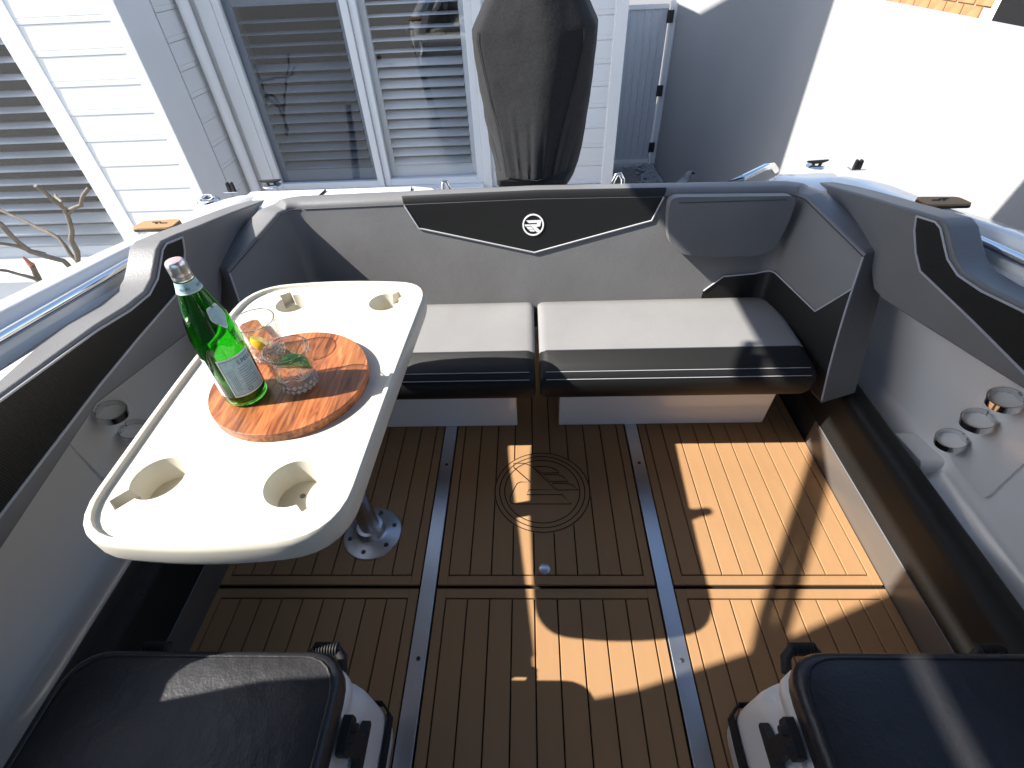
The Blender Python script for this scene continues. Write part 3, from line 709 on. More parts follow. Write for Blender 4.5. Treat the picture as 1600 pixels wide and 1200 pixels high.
# surface: bottom and top rails in plan, right front -> corner -> back -> corner -> left front
def rail(front, corner, zf, zc, zm, r):
    f_, c_ = np.array(front), np.array(corner); pts = []
    d = (f_-c_)/np.linalg.norm(f_-c_)
    s_ = c_+d*r; e_ = c_+np.array([-r, 0])
    for t in np.linspace(0, 1, 14): 
        p = f_*(1-t)+s_*t; pts.append((p[0], p[1], zf+(zc-zf)*t))
    for t in np.linspace(0, 1, 12)[1:]:
        p = (1-t)**2*s_+2*t*(1-t)*c_+t*t*e_; pts.append((p[0], p[1], zc))
    for t in np.linspace(0, 1, 26)[1:]:
        p = e_*(1-t)+np.array([0, c_[1]])*t; pts.append((p[0], p[1], zc+(zm-zc)*t))
    full = [(XC+x, y, z) for x, y, z in pts]+[(XC-x, y, z) for x, y, z in pts[-2::-1]]
    return np.array(full)
NS_ARC = 13+11
RB = rail((.873, 1.105), (.800, 1.535), .285, .285, .285, .055)
RT = rail((.935, 1.31), (.832, 1.60), .672, .742, .752, .045)
NS = len(RB)
def out_n(i):
    a, b = RT[max(i-1, 0)], RT[min(i+1, NS-1)]; t = b-a; nn = np.array([-t[1], t[0], 0]); nn = -nn if nn[1] < 0 and abs(nn[1]) > abs(nn[0]) else nn
    nn /= np.linalg.norm(nn)
    c = np.array([XC, 1.0, 0]); 
    if (a-c)@nn < 0: nn = -nn
    return nn
ON = [out_n(i) for i in range(NS)]
def surf(si, t, off=0.0):
    i = int(min(max(si, 0), NS-1.0001)); fr = si-i
    b = RB[i]*(1-fr)+RB[i+1]*fr; p = RT[i]*(1-fr)+RT[i+1]*fr; o = ON[i]*(1-fr)+ON[i+1]*fr
    q = b*(1-t)+p*t
    bulge = .010*math.sin(PI*min(1, max(0, t)))
    return q-o*(bulge+off)
RR = .022
def column(si):
    """full profile of the pad at path position si: face, rolled top, back"""
    o = ON[int(round(min(si, NS-1)))]
    pts = [surf(si, t) for t in np.linspace(0, 1, 13)]
    top = pts[-1]
    side = si < I1-6 or si > NS-1-I1+6; k = 1.6 if side else 1.0; rr = RR*(.4 if side else 1)
    for a in np.linspace(0, PI/2, 6)[1:]: pts.append(top+o*rr*(1-math.cos(a))+np.array([0, 0, rr*math.sin(a)]))
    q = pts[-1]; pts.append(q+o*.03*k); 
    pts.append(q+o*.048*k+np.array([0, 0, -.004])); pts.append(q+o*.060*k+np.array([0, 0, -.02])); pts.append(q+o*.062*k+np.array([0, 0, -.12]))
    bt_ = surf(si, 0); pts.append(np.array([*(bt_+o*(.13 if side else .05))[:2], bt_[2]]))
    return pts
def pad(name, i0, i1, m):
    idx = list(range(i0, i1+1))
    secs = [column(i) for i in idx]
    return loft(name, secs, m, boat, closed=True, auto=60)
I1 = 13+11           # end of the right corner arc
back = pad('backrest', I1+0, NS-1-I1, 'vinyl_grey'); back['label'] = 'long grey backrest with black pointed insert and round white emblem'
sideR = pad('side_backrest', 0, I1, 'vinyl_grey'); sideL = pad('side_backrest', NS-1-I1, NS-1, 'vinyl_grey')
sideR['label'] = 'grey and black corner backrest on the right'; sideL['label'] = 'grey and black corner backrest beside the table'
def to_st(px, py):
    best = None
    for si in np.arange(0, NS-1, 1.0):
        for t in np.arange(0, 1.13, .06):
            q = proj(surf(si, t)); d = (q[0]-px)**2+(q[1]-py)**2
            if best is None or d < best[0]: best = (d, si, t)
    _, s0, t0 = best; ds, dt = .5, .03
    for _ in range(9):
        for a in (-1, 0, 1):
            for b in (-1, 0, 1):
                si, t = s0+a*ds, t0+b*dt
                if 0 <= si <= NS-1.001:
                    q = proj(surf(si, t)); d = (q[0]-px)**2+(q[1]-py)**2
                    if d < best[0]: best = (d, si, t)
        _, s0, t0 = best; ds *= .6; dt *= .6
    return (s0, t0)
def clip(poly, axis, val, keep_less):
    out = []
    for i in range(len(poly)):
        a, b = poly[i-1], poly[i]; ia = (a[axis] <= val) == keep_less or a[axis] == val; ib_ = (b[axis] <= val) == keep_less or b[axis] == val
        if ia != ib_:
            k = (val-a[axis])/(b[axis]-a[axis]); out.append((a[0]+(b[0]-a[0])*k, a[1]+(b[1]-a[1])*k))
        if ib_: out.append(b)
    return out
def patch(name, st, off, m, parent, fs=surf, ds=1.0, dt=.08):
    v, f = [], []
    s0, s1 = min(p[0] for p in st), max(p[0] for p in st); t0, t1 = min(p[1] for p in st), max(p[1] for p in st)
    a = math.floor(s0/ds)*ds
    while a < s1:
        c1 = clip(clip(st, 0, a, False), 0, a+ds, True)
        if len(c1) > 2:
            b = math.floor(t0/dt)*dt
            while b < t1:
                c2 = clip(clip(c1, 1, b, False), 1, b+dt, True)
                if len(c2) > 2:
                    n = len(v); v += [fs(p[0], p[1], off) for p in c2]; f.append(tuple(range(n, n+len(c2))))
                b += dt
        a += ds
    me = bpy.data.meshes.new('patch'); me.from_pydata([tuple(map(float, p)) for p in v], [], f)
    bm = bmesh.new(); bm.from_mesh(me); bmesh.ops.remove_doubles(bm, verts=bm.verts, dist=1e-5)
    bmesh.ops.dissolve_degenerate(bm, edges=bm.edges, dist=1e-6); bmesh.ops.recalc_face_normals(bm, faces=bm.faces)
    bm.to_mesh(me); bm.free()
    o = link(name, me, m, parent, smooth=True)
    return o
def surf_top(si, t, off=0):
    """face plus the rolled top: t runs on past 1 over the roll"""
    if t <= 1: return surf(si, t, off)
    o = ON[int(round(min(si, NS-1)))]; a = min(PI/2, (t-1)/.10*PI/2); top = surf(si, 1)
    return top+o*((RR)*(1-math.cos(a))-off*math.cos(a))+np.array([0, 0, (RR+off)*math.sin(a)]) if t < 1.1 else top+o*(RR+(t-1.1)*.35)+np.array([0, 0, RR+off])
def line_on(name, st, off, r, m, parent, fs=surf_top, step=.5):
    P = []
    for (a, b), (c, d) in zip(st, st[1:]):
        n = max(2, int(max(abs(c-a)/step, abs(d-b)/.05))); 
        for k in range(n): P.append(fs(a+(c-a)*k/n, b+(d-b)*k/n, off))
    P.append(fs(st[-1][0], st[-1][1], off)); return tube(name, P, r, m, parent, n=6)
V_ = [to_st(x, y) for x, y in ((633, 326), (655, 356), (835, 394), (1018, 344), (1036, 316))]
V_[0] = (V_[0][0], 1.0); V_[-1] = (V_[-1][0], 1.0)
vi = patch('carbon_insert', [(V_[0][0]+.25, 1.085)]+V_+[(V_[-1][0]-.25, 1.085)], .0022, 'carbon_twill', back, surf_top, dt=.05)
line_on('piping', V_, .0035, .003, 'thread', vi)
line_on('stitching', [(I1+.3, 1.0), (NS-1-I1-.3, 1.0)], .0015, .0016, 'thread_dark', back)
# emblem on the backrest
ec = to_st(833, 350.5); e0 = surf(ec[0], ec[1], .0036); eu = surf(ec[0], ec[1]+.02, .0036)-e0; eu /= np.linalg.norm(eu); ex = np.array([1., 0, 0]); en = np.cross(ex, eu)
er = .5*np.linalg.norm(surf(to_st(849.5, 350)[0], ec[1])-surf(to_st(816, 351)[0], ec[1]))
def el(u, v_, h): return e0+ex*u*er+eu*v_*er-en*h*(-1)*0+(-en if en[1] > 0 else en)*h
lv, lf = [], []
for k in range(56):
    a = 2*PI*k/56
    for r_, h in ((1, 0), (1, .0016), (.86, .0016), (.86, 0)): lv.append(el(r_*math.cos(a), r_*math.sin(a), h))
lf = [(4*k+j, 4*k+(j+1) % 4, 4*((k+1) % 56)+(j+1) % 4, 4*((k+1) % 56)+j) for k in range(56) for j in range(4)]
lg = link('emblem_ring', mesh(lv, lf), 'logo_white', back)
def lc_(pts): return [((x-653)/330, (600-y)/340) for x, y in pts]
for pts in ([(440, 460), (890, 460), (905, 480), (870, 640), (850, 658), (745, 658), (868, 790), (880, 830), (850, 850), (770, 835), (720, 790), (555, 585), (770, 585), (770, 540), (520, 540)],
            [(385, 585), (540, 585), (590, 640), (410, 640)], [(445, 662), (600, 662), (650, 728), (490, 728)], [(510, 742), (660, 742), (705, 790), (690, 808), (570, 800)]):
    link('emblem_stroke', prism_mesh(lc_(pts), 0, .0016, el), 'logo_white', lg)

# black lower patches on the corner pads
def mirror_st(st): return [(NS-1-a, b) for a, b in st]
L_ = [to_st(x, y) for x, y in ((1096, 463), (1130, 431), (1205, 423), (1275, 486), (1338, 453))]
L_[0] = (L_[0][0], .30)
endp = [(0.02, L_[-1][1])]
cor = L_[:-1]+endp+[(0.02, 0.01), (L_[0][0], .01)]
for st, par in ((cor, sideR), (mirror_st(cor), sideL)):
    cpn = patch('carbon_insert', st, .0022, 'carbon_twill', par, dt=.06)
    up = L_[:-1]+endp
    if par is sideL: up = mirror_st(up)
    line_on('piping', up, .0035, .0026, 'thread', cpn, surf)
    edge = [(0.0, .02), (0.0, 1.0)] if par is sideR else [(NS-1.001, .02), (NS-1.001, 1.0)]
    line_on('piping', edge, .001, .003, 'thread', par, surf)
    tp = [(0.0, 1.0), (I1-.5, 1.0)]
    if par is sideL: tp = mirror_st(tp)
    line_on('stitching', tp, .0015, .0016, 'thread_dark', par)
# flip-down pad in the corner
fp = [(1047, 308), (1043, 345), (1045, 380), (1064, 398), (1120, 401), (1188, 400), (1212, 388), (1234, 345), (1247, 306)]
bn = np.cross(RT[NS//2]-RB[NS//2], [1, 0, 0]); bn /= np.linalg.norm(bn); bn = bn if bn[1] < 0 else -bn
def on_back(px, py, off):
    P0_ = (RB[NS//2]+bn*(.012+off)); d = ray(px, py); return CAM+d*((P0_-CAM)@bn/(d@bn))
ups = (RT[NS//2]-RB[NS//2]); ups /= np.linalg.norm(ups)
org = on_back(1145, 350, 0)
def bk(u, v_, h): return org+np.array([1., 0, 0])*u+ups*v_+bn*h
pp = []
for x, y in fp:
    q = on_back(x, y, .045)-org; pp.append((q[0], q@ups))
pp = round_poly(pp, .03, 4)
fpad = link('flip_pad', prism_mesh(pp, .006, .045, bk), 'vinyl_grey', boat, bevel=.014, seg=4)
fpad['label'] = 'separate grey pad with rounded lower corners over the transom walkway'
tl = [max(p[1] for p in pp)]
tube('stitching', [bk(min(p[0] for p in pp)+.03, tl[0]-.018, .0455), bk(max(p[0] for p in pp)-.03, tl[0]-.018, .0455)], .0016, 'thread_dark', fpad, n=5)

# ---------- canopy over the helm (out of the picture, it throws the shade)
cp_ = box('canopy', -1.17, 1.22, -1.6, 1.60, 2.13, 2.18, 'canvas', boat, bevel=.02)
for dy in (0, .16):
    tube('canopy_bow', [(-1.19, .86+dy*.4, 2.14), (-1.19, .17+dy*.5, 1.67), (-1.19, -.9+dy*.4, 1.05)], .016, 'chrome', boat)
    tube('canopy_bow', [(1.24, .90+dy, 2.14), (1.24, .17+dy*.5, 1.67), (1.24, -.9+dy*.4, 1.05)], .016, 'chrome', boat)
scr = [(.135, .86), (.140, 1.14), (.130, 1.22), (.13, 1.33), (.175, 1.7), (.25, 2.05), (.26, 2.13), (-1.6, 2.13), (-1.6, .86)]
box('unseen_bulkhead', -1.2, 1.25, -1.62, -1.58, -.01, 1.15, 'gelcoat', boat)  # out of view, added to cut the skylight coming in over the bow
for s in (-1, 1):
    link('side_screen', prism_mesh(scr, 0, .02, lambda a, b, h: (XC+s*(1.215+h), a, b)), 'tint_glass', boat)

# ================================================================== SEAT CUSHIONS
def cushion(x0, x1, label):
    t = thing('seat_cushion', label, 'cushion', ((x0+x1)/2, 1.3, .2905), 'rear lounge seat cushions')
    def prof_section(X, sh):   # sh shrinks the ends (rounded)
        # (y,z) from back bottom over the top to the front bottom
        P = [(1.545, .292), (1.55, .375), (1.535, .396), (1.50, .402), (1.40, .406), (1.30, .405), (1.24, .404), (1.19, .400), (1.150, .392), (1.130, .378), (1.122, .355), (1.126, .315), (1.14, .292)]
        cy, cz = 1.335, .345
        return [(X, cy+(y-cy)*(1-sh*.03), cz+(z-cz)*(1-sh*.25)) for y, z in P]
    r = .028; xs = []
    for a in np.linspace(0, PI/2, 6): xs.append((x0+r*(1-math.sin(a)), math.cos(a)))
    xs = [(x0+r*(1-math.cos(a)), 1-math.sin(a)) for a in np.linspace(0, PI/2, 6)]+[(x0+(x1-x0)*k/12, 0) for k in range(1, 12)]+[(x1-r*(1-math.cos(a)), 1-math.sin(a)) for a in np.linspace(PI/2, 0, 6)]
    secs = [prof_section(X, sh) for X, sh in xs]
    # grey top = profile points 0..6 ; black front = 6..12
    body = loft('seat_pad', [s[:7] for s in secs], 'vinyl_pale', t, auto=60)
    fr = loft('front_panel', [s[6:] for s in secs], 'carbon_twill', t, auto=60)
    for s in (0, -1):
        q = secs[s]; n = len(q)
        link('end_panel', mesh(q, [tuple(range(n))]), 'vinyl_grey' , t)
    link('under_panel', mesh([secs[0][0], secs[-1][0], secs[-1][-1], secs[0][-1]], [(0, 1, 2, 3)]), 'vinyl_black', t)
    e = .0012
    def path(i, d=(0, 0, 0)): return [np.array(s[i])+np.array(d) for s in secs[4:-4]]
    tube('piping', path(6, (0, 0, .0005)), .0022, 'thread_dark', fr, n=6)
    tube('stitching', path(8, (0, -.0005, .0006)), .0012, 'thread', fr, n=5); tube('stitching', path(9, (0, -.0008, .0004)), .0012, 'thread', fr, n=5)
    return t
cushion(XC-.845, .012, 'grey seat cushion with black front, partly hidden behind the table')
cushion(.026, XC+.84, 'grey seat cushion with black front on the right half of the lounge')

# ================================================================== TABLE
TZ = .728
table = thing('cockpit_table', 'cream moulded table with rounded corners and cup recesses on a metal pole', 'table', (-.515, .828, 0))
tp = [(-.735, .405), (-.60, .385), (-.42, .385), (-.302, .41), (-.288, .70), (-.272, .98), (-.275, 1.10), (-.34, 1.145), (-.50, 1.155), (-.66, 1.14), (-.745, 1.06), (-.752, .80)]
tp = round_poly([(-.742, .385), (-.515, .366), (-.300, .388), (-.284, .78), (-.262, 1.135), (-.50, 1.158), (-.748, 1.135), (-.757, .78)], [.10, .2, .115, .3, .09, .2, .13, .3], 7)
tc_ = np.array([-.515, .77])
def inset(P, d):
    P = [np.array(p) for p in P]; out = []
    for i in range(len(P)):
        a, b = P[i-1], P[(i+1) % len(P)]; t = b-a; L = np.linalg.norm(t)
        nn = np.array([-t[1], t[0]])/L
        if (tc_-P[i])@nn < 0: nn = -nn
        out.append(P[i]+nn*d)
    return out
rings = [(.026, -.060), (.010, -.057), (.003, -.050), (0, -.040), (0, -.010), (.0015, -.003), (.005, .0010), (.010, .0018), (.0135, .0005), (.0155, -.0065), (.018, -.0085)]
secs = [[(p[0], p[1], TZ+z) for p in inset(tp, d)] for d, z in rings]
n = len(tp); v = [p for s in secs for p in s]; f = []
for i in range(len(secs)-1):
    for k in range(n): a, b = i*n+k, i*n+(k+1) % n; f.append((a, b, b+n, a+n))
f.append(tuple(range(n))); f.append(tuple((len(secs)-1)*n+k for k in range(n)))
tme = mesh(v, f)
tt = link('table_top', tme, 'table_white', table, auto=50)
tme.materials.append(MATS['table_cup'])
# cup recesses cut out of the top
cups = []
def cup_cutter(px, py, r, slot, depth=.05):
    c = onz(px, py, TZ-.0085)
    v, f = lathe_data([(r*.86, -depth), (r*.9, -depth*.6), (r, -.002), (r+.002, .02)], 40); v = [(a+c[0], b+c[1], z+TZ-.0085) for a, b, z in v]
    m_ = 40; f = f+[tuple(range(m_)), tuple(3*m_+k for k in range(m_))]
    me = mesh(v, f); o = link('cut', me, 'table_cup', None); cups.append(o)
    d = onz(*slot, TZ-.0085)-c; L = np.linalg.norm(d); d /= L; nn = np.array([-d[1], d[0], 0]); w_ = .014
    a = c+d*r*.7; b = c+d*L
    q = [a+nn*w_, a-nn*w_, b-nn*w_, b+nn*w_]
    vv = [p+[0, 0, -depth*.55] for p in q]+[p+[0, 0, .02] for p in q]
    o2 = link('cut', mesh(vv, [(0, 1, 2, 3), (4, 5, 6, 7), (0, 1, 5, 4), (1, 2, 6, 5), (2, 3, 7, 6), (3, 0, 4, 7)]), 'table_cup', None); cups.append(o2)
    return c
cc = [cup_cutter(247, 747, .045, (175, 790)), cup_cutter(457, 755, .048, (484, 792)), cup_cutter(456, 474, .040, (445, 459)), cup_cutter(600, 472, .038, (628, 458))]
for o in cups:
    b = tt.modifiers.new('cut', 'BOOLEAN'); b.object = o; b.operation = 'DIFFERENCE'; b.solver = 'EXACT'; b.material_mode = 'TRANSFER'
bpy.context.view_layer.update()
dg = bpy.context.evaluated_depsgraph_get()
nm = bpy.data.meshes.new_from_object(tt.evaluated_get(dg)); tt.modifiers.clear(); tt.data = nm
for o in cups: bpy.data.objects.remove(o, do_unlink=True)
nm.polygons.foreach_set('use_smooth', [True]*len(nm.polygons)); sharp_by_angle(nm, rad(35))
lathe('drain_hole', [(0, .0010), (.0045, .0010), (.005, 0)], 'eva_dark', tt, tuple(onz(473, 775, TZ-.0085-.0275+.0003)), 12)
FLX, FLY = -.514, .828
lathe('pole', [(.030, .02), (.030, .30), (.0285, .31), (.0285, TZ-.058)], 'alloy_polished', table, (FLX, FLY, 0), 28)
fl = lathe('base_flange', [(.030, .05), (.040, .048), (.043, .02), (.052, .012), (.080, .008), (.090, .005), (.092, .0005)], 'alloy', table, (FLX, FLY, .0008), 40)
for k in range(6):
    a = k*PI/3+.35; lathe('screw', [(0, .0025), (.0035, .0035), (.006, .003), (.0075, 0)], 'motor_grey', fl, (FLX+.07*math.cos(a), FLY+.07*math.sin(a), .0102), 12)

# ================================================================== SERVING BOARD
BZ0, BZ1 = TZ-.0085+.0006, TZ+.0125
bc = np.array([-.497, .748]); BR = .157
hd = np.array([-.178, .205]); hd /= np.linalg.norm(hd); ang = math.atan2(hd[1], hd[0]); hn = np.array([-hd[1], hd[0]])
half = .12*1.0
pts = []
da = math.asin(.030/BR)
for a in np.linspace(ang+da+.10, ang+2*PI-da-.10, 60): pts.append(tuple(bc+BR*np.array([math.cos(a), math.sin(a)])))
for d, o in ((BR+.005, -.027), (BR+.03, -.022), (.262, -.0215), (.270, -.012), (.270, .012), (.262, .0215), (BR+.03, .022), (BR+.005, .027)): pts.append(tuple(bc+hd*d+hn*o))
sbd = link('serving_board', prism_mesh([(a-bc[0], b-bc[1]) for a, b in pts], 0, BZ1-BZ0, lambda a, b, h: (a, b, h)), 'board_wood', None, (bc[0], bc[1], BZ0), bevel=.003, seg=3)
tag(sbd, 'round reddish wooden serving board with short handle lying on the table', 'board')

# ================================================================== BOTTLE
bo = np.array([-.566, .700, BZ1+.0005])
bot = thing('water_bottle', 'green glass mineral water bottle with pale blue label on the board', 'bottle', tuple(bo))
outer = [(0, .004), (.030, .0), (.0365, .002), (.0395, .008), (.0400, .020), (.0395, .026), (.0395, .118), (.0402, .124), (.0402, .150), (.0395, .156), (.0385, .162), (.0345, .186), (.0275, .214), (.0205, .240), (.0160, .258), (.0145, .268), (.0140, .290), (.0125, .291)]
inner = [(.0115, .290), (.0118, .268), (.0135, .258), (.018, .240), (.025, .214), (.032, .186), (.0362, .160), (.0372, .150), (.0370, .02), (.034, .010), (0, .012)]
lathe('glass', outer+inner, 'green_glass', bot, tuple(bo), 48, auto=60)
lathe('cap', [(.0152, .262), (.0158, .263), (.0158, .268), (.0150, .270), (.0156, .272), (.0156, .286), (.0150, .2915), (.0132, .2945), (.0115, .295)], 'cap_silver', bot, tuple(bo), 32)
lathe('cap_top', [(.0115, .295), (.010, .2955), (0, .2958)], 'cap_pink', bot, tuple(bo), 32)
for k in range(30):
    pass
va = math.atan2(-bo[1], -bo[0])        # azimuth towards the camera
def on_bottle(a, z, off=0):
    rs = [p for p in outer if p[1] > 0 or p[0] > 0]; r = .04
    for (ra, za), (rb, zb) in zip(rs, rs[1:]):
        if za <= z <= zb and zb > za: r = ra+(rb-ra)*(z-za)/(zb-za)
    return (bo[0]+(r+off)*math.cos(a), bo[1]+(r+off)*math.sin(a), bo[2]+z)
def wrap(name, a0, a1, z0, z1, off, m, parent, na=20, nz=6):
    v = [on_bottle(a0+(a1-a0)*i/na, z0+(z1-z0)*j/nz, off) for i in range(na+1) for j in range(nz+1)]
    f = [(i*(nz+1)+j, (i+1)*(nz+1)+j, (i+1)*(nz+1)+j+1, i*(nz+1)+j+1) for i in range(na) for j in range(nz)]
    return link(name, mesh(v, f), m, parent, smooth=True)
la, lb = va+rad(-32), va+rad(62)          # label faces right of the camera
lw = wrap('label', la, lb, .028, .117, .0004, 'label_white', bot)
l2 = wrap('label_field', la+.07, lb-.07, .0315, .1135, .0008, 'label_blue', lw)
wrap('label', va+rad(-150), va+rad(-62), .028, .117, .0004, 'label_white', bot)
wrap('neck_label', va-PI+.01, va+PI-.01, .243, .261, .0005, 'label_blue', bot, 40, 3)
wrap('neck_label_edge', va-PI+.01, va+PI-.01, .2425, .2445, .0009, 'label_white', bot, 40, 2)
# shoulder label: pointed shield
def shield(name, cx, cz, s, off, m):
    pts = [(-.5, .9), (.5, .9), (.62, .1), (0, -.9), (-.62, .1)]; pts = round_poly(pts, .2, 4)
    v = [on_bottle(cx, cz, off)]+[on_bottle(cx+x*s*.55, cz+y*.020*s*.9, off) for x, y in pts]
    f = [(0, i, i % len(pts)+1) for i in range(1, len(pts)+1)]
    return link(name, mesh(v, f), m, bot)
sh = shield('shoulder_label', va+rad(36), .190, 1.45, .0006, 'label_white'); shield('shoulder_field', va+rad(36), .190, 1.22, .0014, 'label_blue')
def text_on(txt, size, a_c, z_c, parent, m='ink', off=.0012, align='LEFT', sx=1.0):
    cu = bpy.data.curves.new('t', 'FONT'); cu.body = txt; cu.size = size; cu.align_x = align; cu.resolution_u = 2
    to = bpy.data.objects.new('t', cu); COL.objects.link(to); bpy.context.view_layer.update()
    me = bpy.data.meshes.new_from_object(to.evaluated_get(bpy.context.evaluated_depsgraph_get())); bpy.data.objects.remove(to, do_unlink=True)
    for v_ in me.vertices: v_.co = on_bottle(a_c+v_.co.x*sx/.0398, z_c+v_.co.y, off)
    return link('lettering', me, m, parent)
text_on('S.PELLEGRINO', .0125, la+rad(44), .097, l2, sx=.95)
text_on('S.PELLEGRINO', .006, va-.9, .249, bot, off=.0012)
text_on('S.PELLEGRINO', .006, va+.6, .249, bot, off=.0012)
def strip(a0, a1, z0, z1): wrap('print_line', a0, a1, z0, z1, .0012, 'ink', l2, 8, 1)
for k in range(4): strip(la+rad(14+k*4.2), la+rad(14.6+k*4.2), .042, .092)
for k in range(9):
    z = .089-k*.0052; strip(la+rad(40), la+rad(random.uniform(64, 82)), z, z+.0007)
strip(la+.09, lb-.09, .1115, .1121); strip(la+.09, lb-.09, .0325, .0331); strip(la+.085, la+.10, .033, .1115)
rc = la+rad(46); v, f = [], []
for k in range(24):
    a = 2*PI*k/24
    for r_ in (.0030, .0041): v.append(on_bottle(rc+r_*math.cos(a)/.0398, .0395+r_*math.sin(a), .0012))
link('print_mark', mesh(v, [(2*k, 2*k+1, (2*k+3) % 48, (2*k+2) % 48) for k in range(24)]), 'ink', l2)

# ================================================================== TUMBLERS AND FRUIT
def tumbler(x, y, label):
    z = BZ1+.0005
    t = thing('tumbler', label, 'glass', (x, y, z), 'cut glass tumblers on the board')
    N = 48; v, f = [], []
    prof = [(0, 0), (.030, 0), (.034, .003), (.036, .012), (.038, .040), (.041, .070), (.0425, .090), (.0418, .0912), (.0405, .090), (.039, .070), (.0355, .040), (.0325, .013), (0, .011)]
    for i, (r, h) in enumerate(prof):
        for k in range(N):
            a = 2*PI*k/N; rr = r
            if 2 <= i <= 4: rr = r+.0012*math.cos(16*a)*(1 if i % 2 else -1)      # cut facets near the foot
            v.append((rr*math.cos(a), rr*math.sin(a), h))
    for i in range(len(prof)-1):
        for k in range(N): a, b = i*N+k, i*N+(k+1) % N; f.append((a, b, b+N, a+N))
    o = link('glass_body', mesh(v, f), 'crystal', t, (x, y, z), auto=60)
    # engraved palm sprays: thin raised cuts
    for c in range(5):
        a0 = c*2*PI/5+.5; cv, cf = [], []
        for s_ in range(7):
            th = PI/2+(s_-3)*.40; L = .026 if s_ != 3 else .031
            d = np.array([math.cos(th), math.sin(th)]); nn = np.array([-d[1], d[0]])*.0017
            base = np.array([0, .034]); q = [base, base+d*L*.45+nn, base+d*L, base+d*L*.45-nn]; n = len(cv)
            for p in q: 
                rr = .0383+(p[1]-.036)*.075+.0004
                cv.append((rr*math.cos(a0+p[0]/.04), rr*math.sin(a0+p[0]/.04), p[1]))
            cf.append((n, n+1, n+2, n+3))
        link('engraving', mesh(cv, cf), 'frost', o, (x, y, z))
    fv, ff = [], []
    for k in range(20):            # brilliant-cut facets round the foot
        for j, z0_ in enumerate((.003, .014)):
            a0 = 2*PI*(k+.5*j)/20; h = .0055; w_ = .0052
            n = len(fv)
            for dx, dz in ((0, -h), (w_, 0), (0, h), (-w_, 0)):
                zz_ = z0_+h+dz; rr = .0352+.055*zz_+.0006; fv.append((rr*math.cos(a0+dx/.037), rr*math.sin(a0+dx/.037), zz_))
            rr = .0352+.055*(z0_+h)+.0024; fv.append((rr*math.cos(a0), rr*math.sin(a0), z0_+h))
            ff += [(n, n+1, n+4), (n+1, n+2, n+4), (n+2, n+3, n+4), (n+3, n, n+4)]
    link('cut_foot', mesh(fv, ff), 'frost', o, (x, y, z))
    tube('rim', [(x+.0420*math.cos(a), y+.0420*math.sin(a), z+.0906) for a in np.linspace(0, 2*PI, 40)], .0010, 'crystal_rim', t, n=5)
    return t
m_ = mat('frost', (.86, .88, .88), .18, spec=.8); m_.node_tree.nodes['Principled BSDF'].inputs['Alpha'].default_value = .42
thin_glass('crystal_rim', (.40, .41, .41), .05, 2.4, boost=2.5)
tumbler(-.468, .728, 'cut glass tumbler holding a lime, in front beside the bottle')
tumbler(-.572, .826, 'cut glass tumbler with a lemon piece, half hidden behind the bottle')
def fruit(name, x, y, z, r, m, flesh, rot, label):
    """a wedge: rind outside, two flat flesh faces"""
    N, K = 14, 8; A = rad(150); v, f = [], []
    for i in range(N+1):
        th = -PI/2+PI*i/N
        for k in range(K+1):
            a = -A/2+A*k/K; v.append((r*1.12*math.sin(th), r*math.cos(th)*math.cos(a), r*math.cos(th)*math.sin(a)))
    f = [(i*(K+1)+k, (i+1)*(K+1)+k, (i+1)*(K+1)+k+1, i*(K+1)+k+1) for i in range(N) for k in range(K)]
    M = Matrix.Rotation(rot[2], 3, 'Z') @ Matrix.Rotation(rot[1], 3, 'Y') @ Matrix.Rotation(rot[0], 3, 'X')
    t = thing(name, label, 'fruit', (x, y, z-r*.95))
    link('rind', mesh([M @ Vector(p) for p in v], f), m, t, (x, y, z), smooth=True)
    for k in (0, K):
        q = [M @ Vector(v[i*(K+1)+k]) for i in range(N+1)]; link('flesh', mesh(q, [tuple(range(N+1))]), flesh, t, (x, y, z))
    return t
mat('lime_flesh', (.28, .42, .10), .3); mat('lemon_flesh', (.85, .62, .12), .3)
fruit('lime_wedge', -.466, .728, BZ1+.042, .030, 'lime', 'lime_flesh', (rad(60), rad(25), .5), 'green lime piece inside the front tumbler')
fruit('lemon_wedge', -.571, .826, BZ1+.040, .024, 'lemon', 'lemon_flesh', (rad(-40), rad(20), 2.1), 'yellow lemon piece inside the rear tumbler')

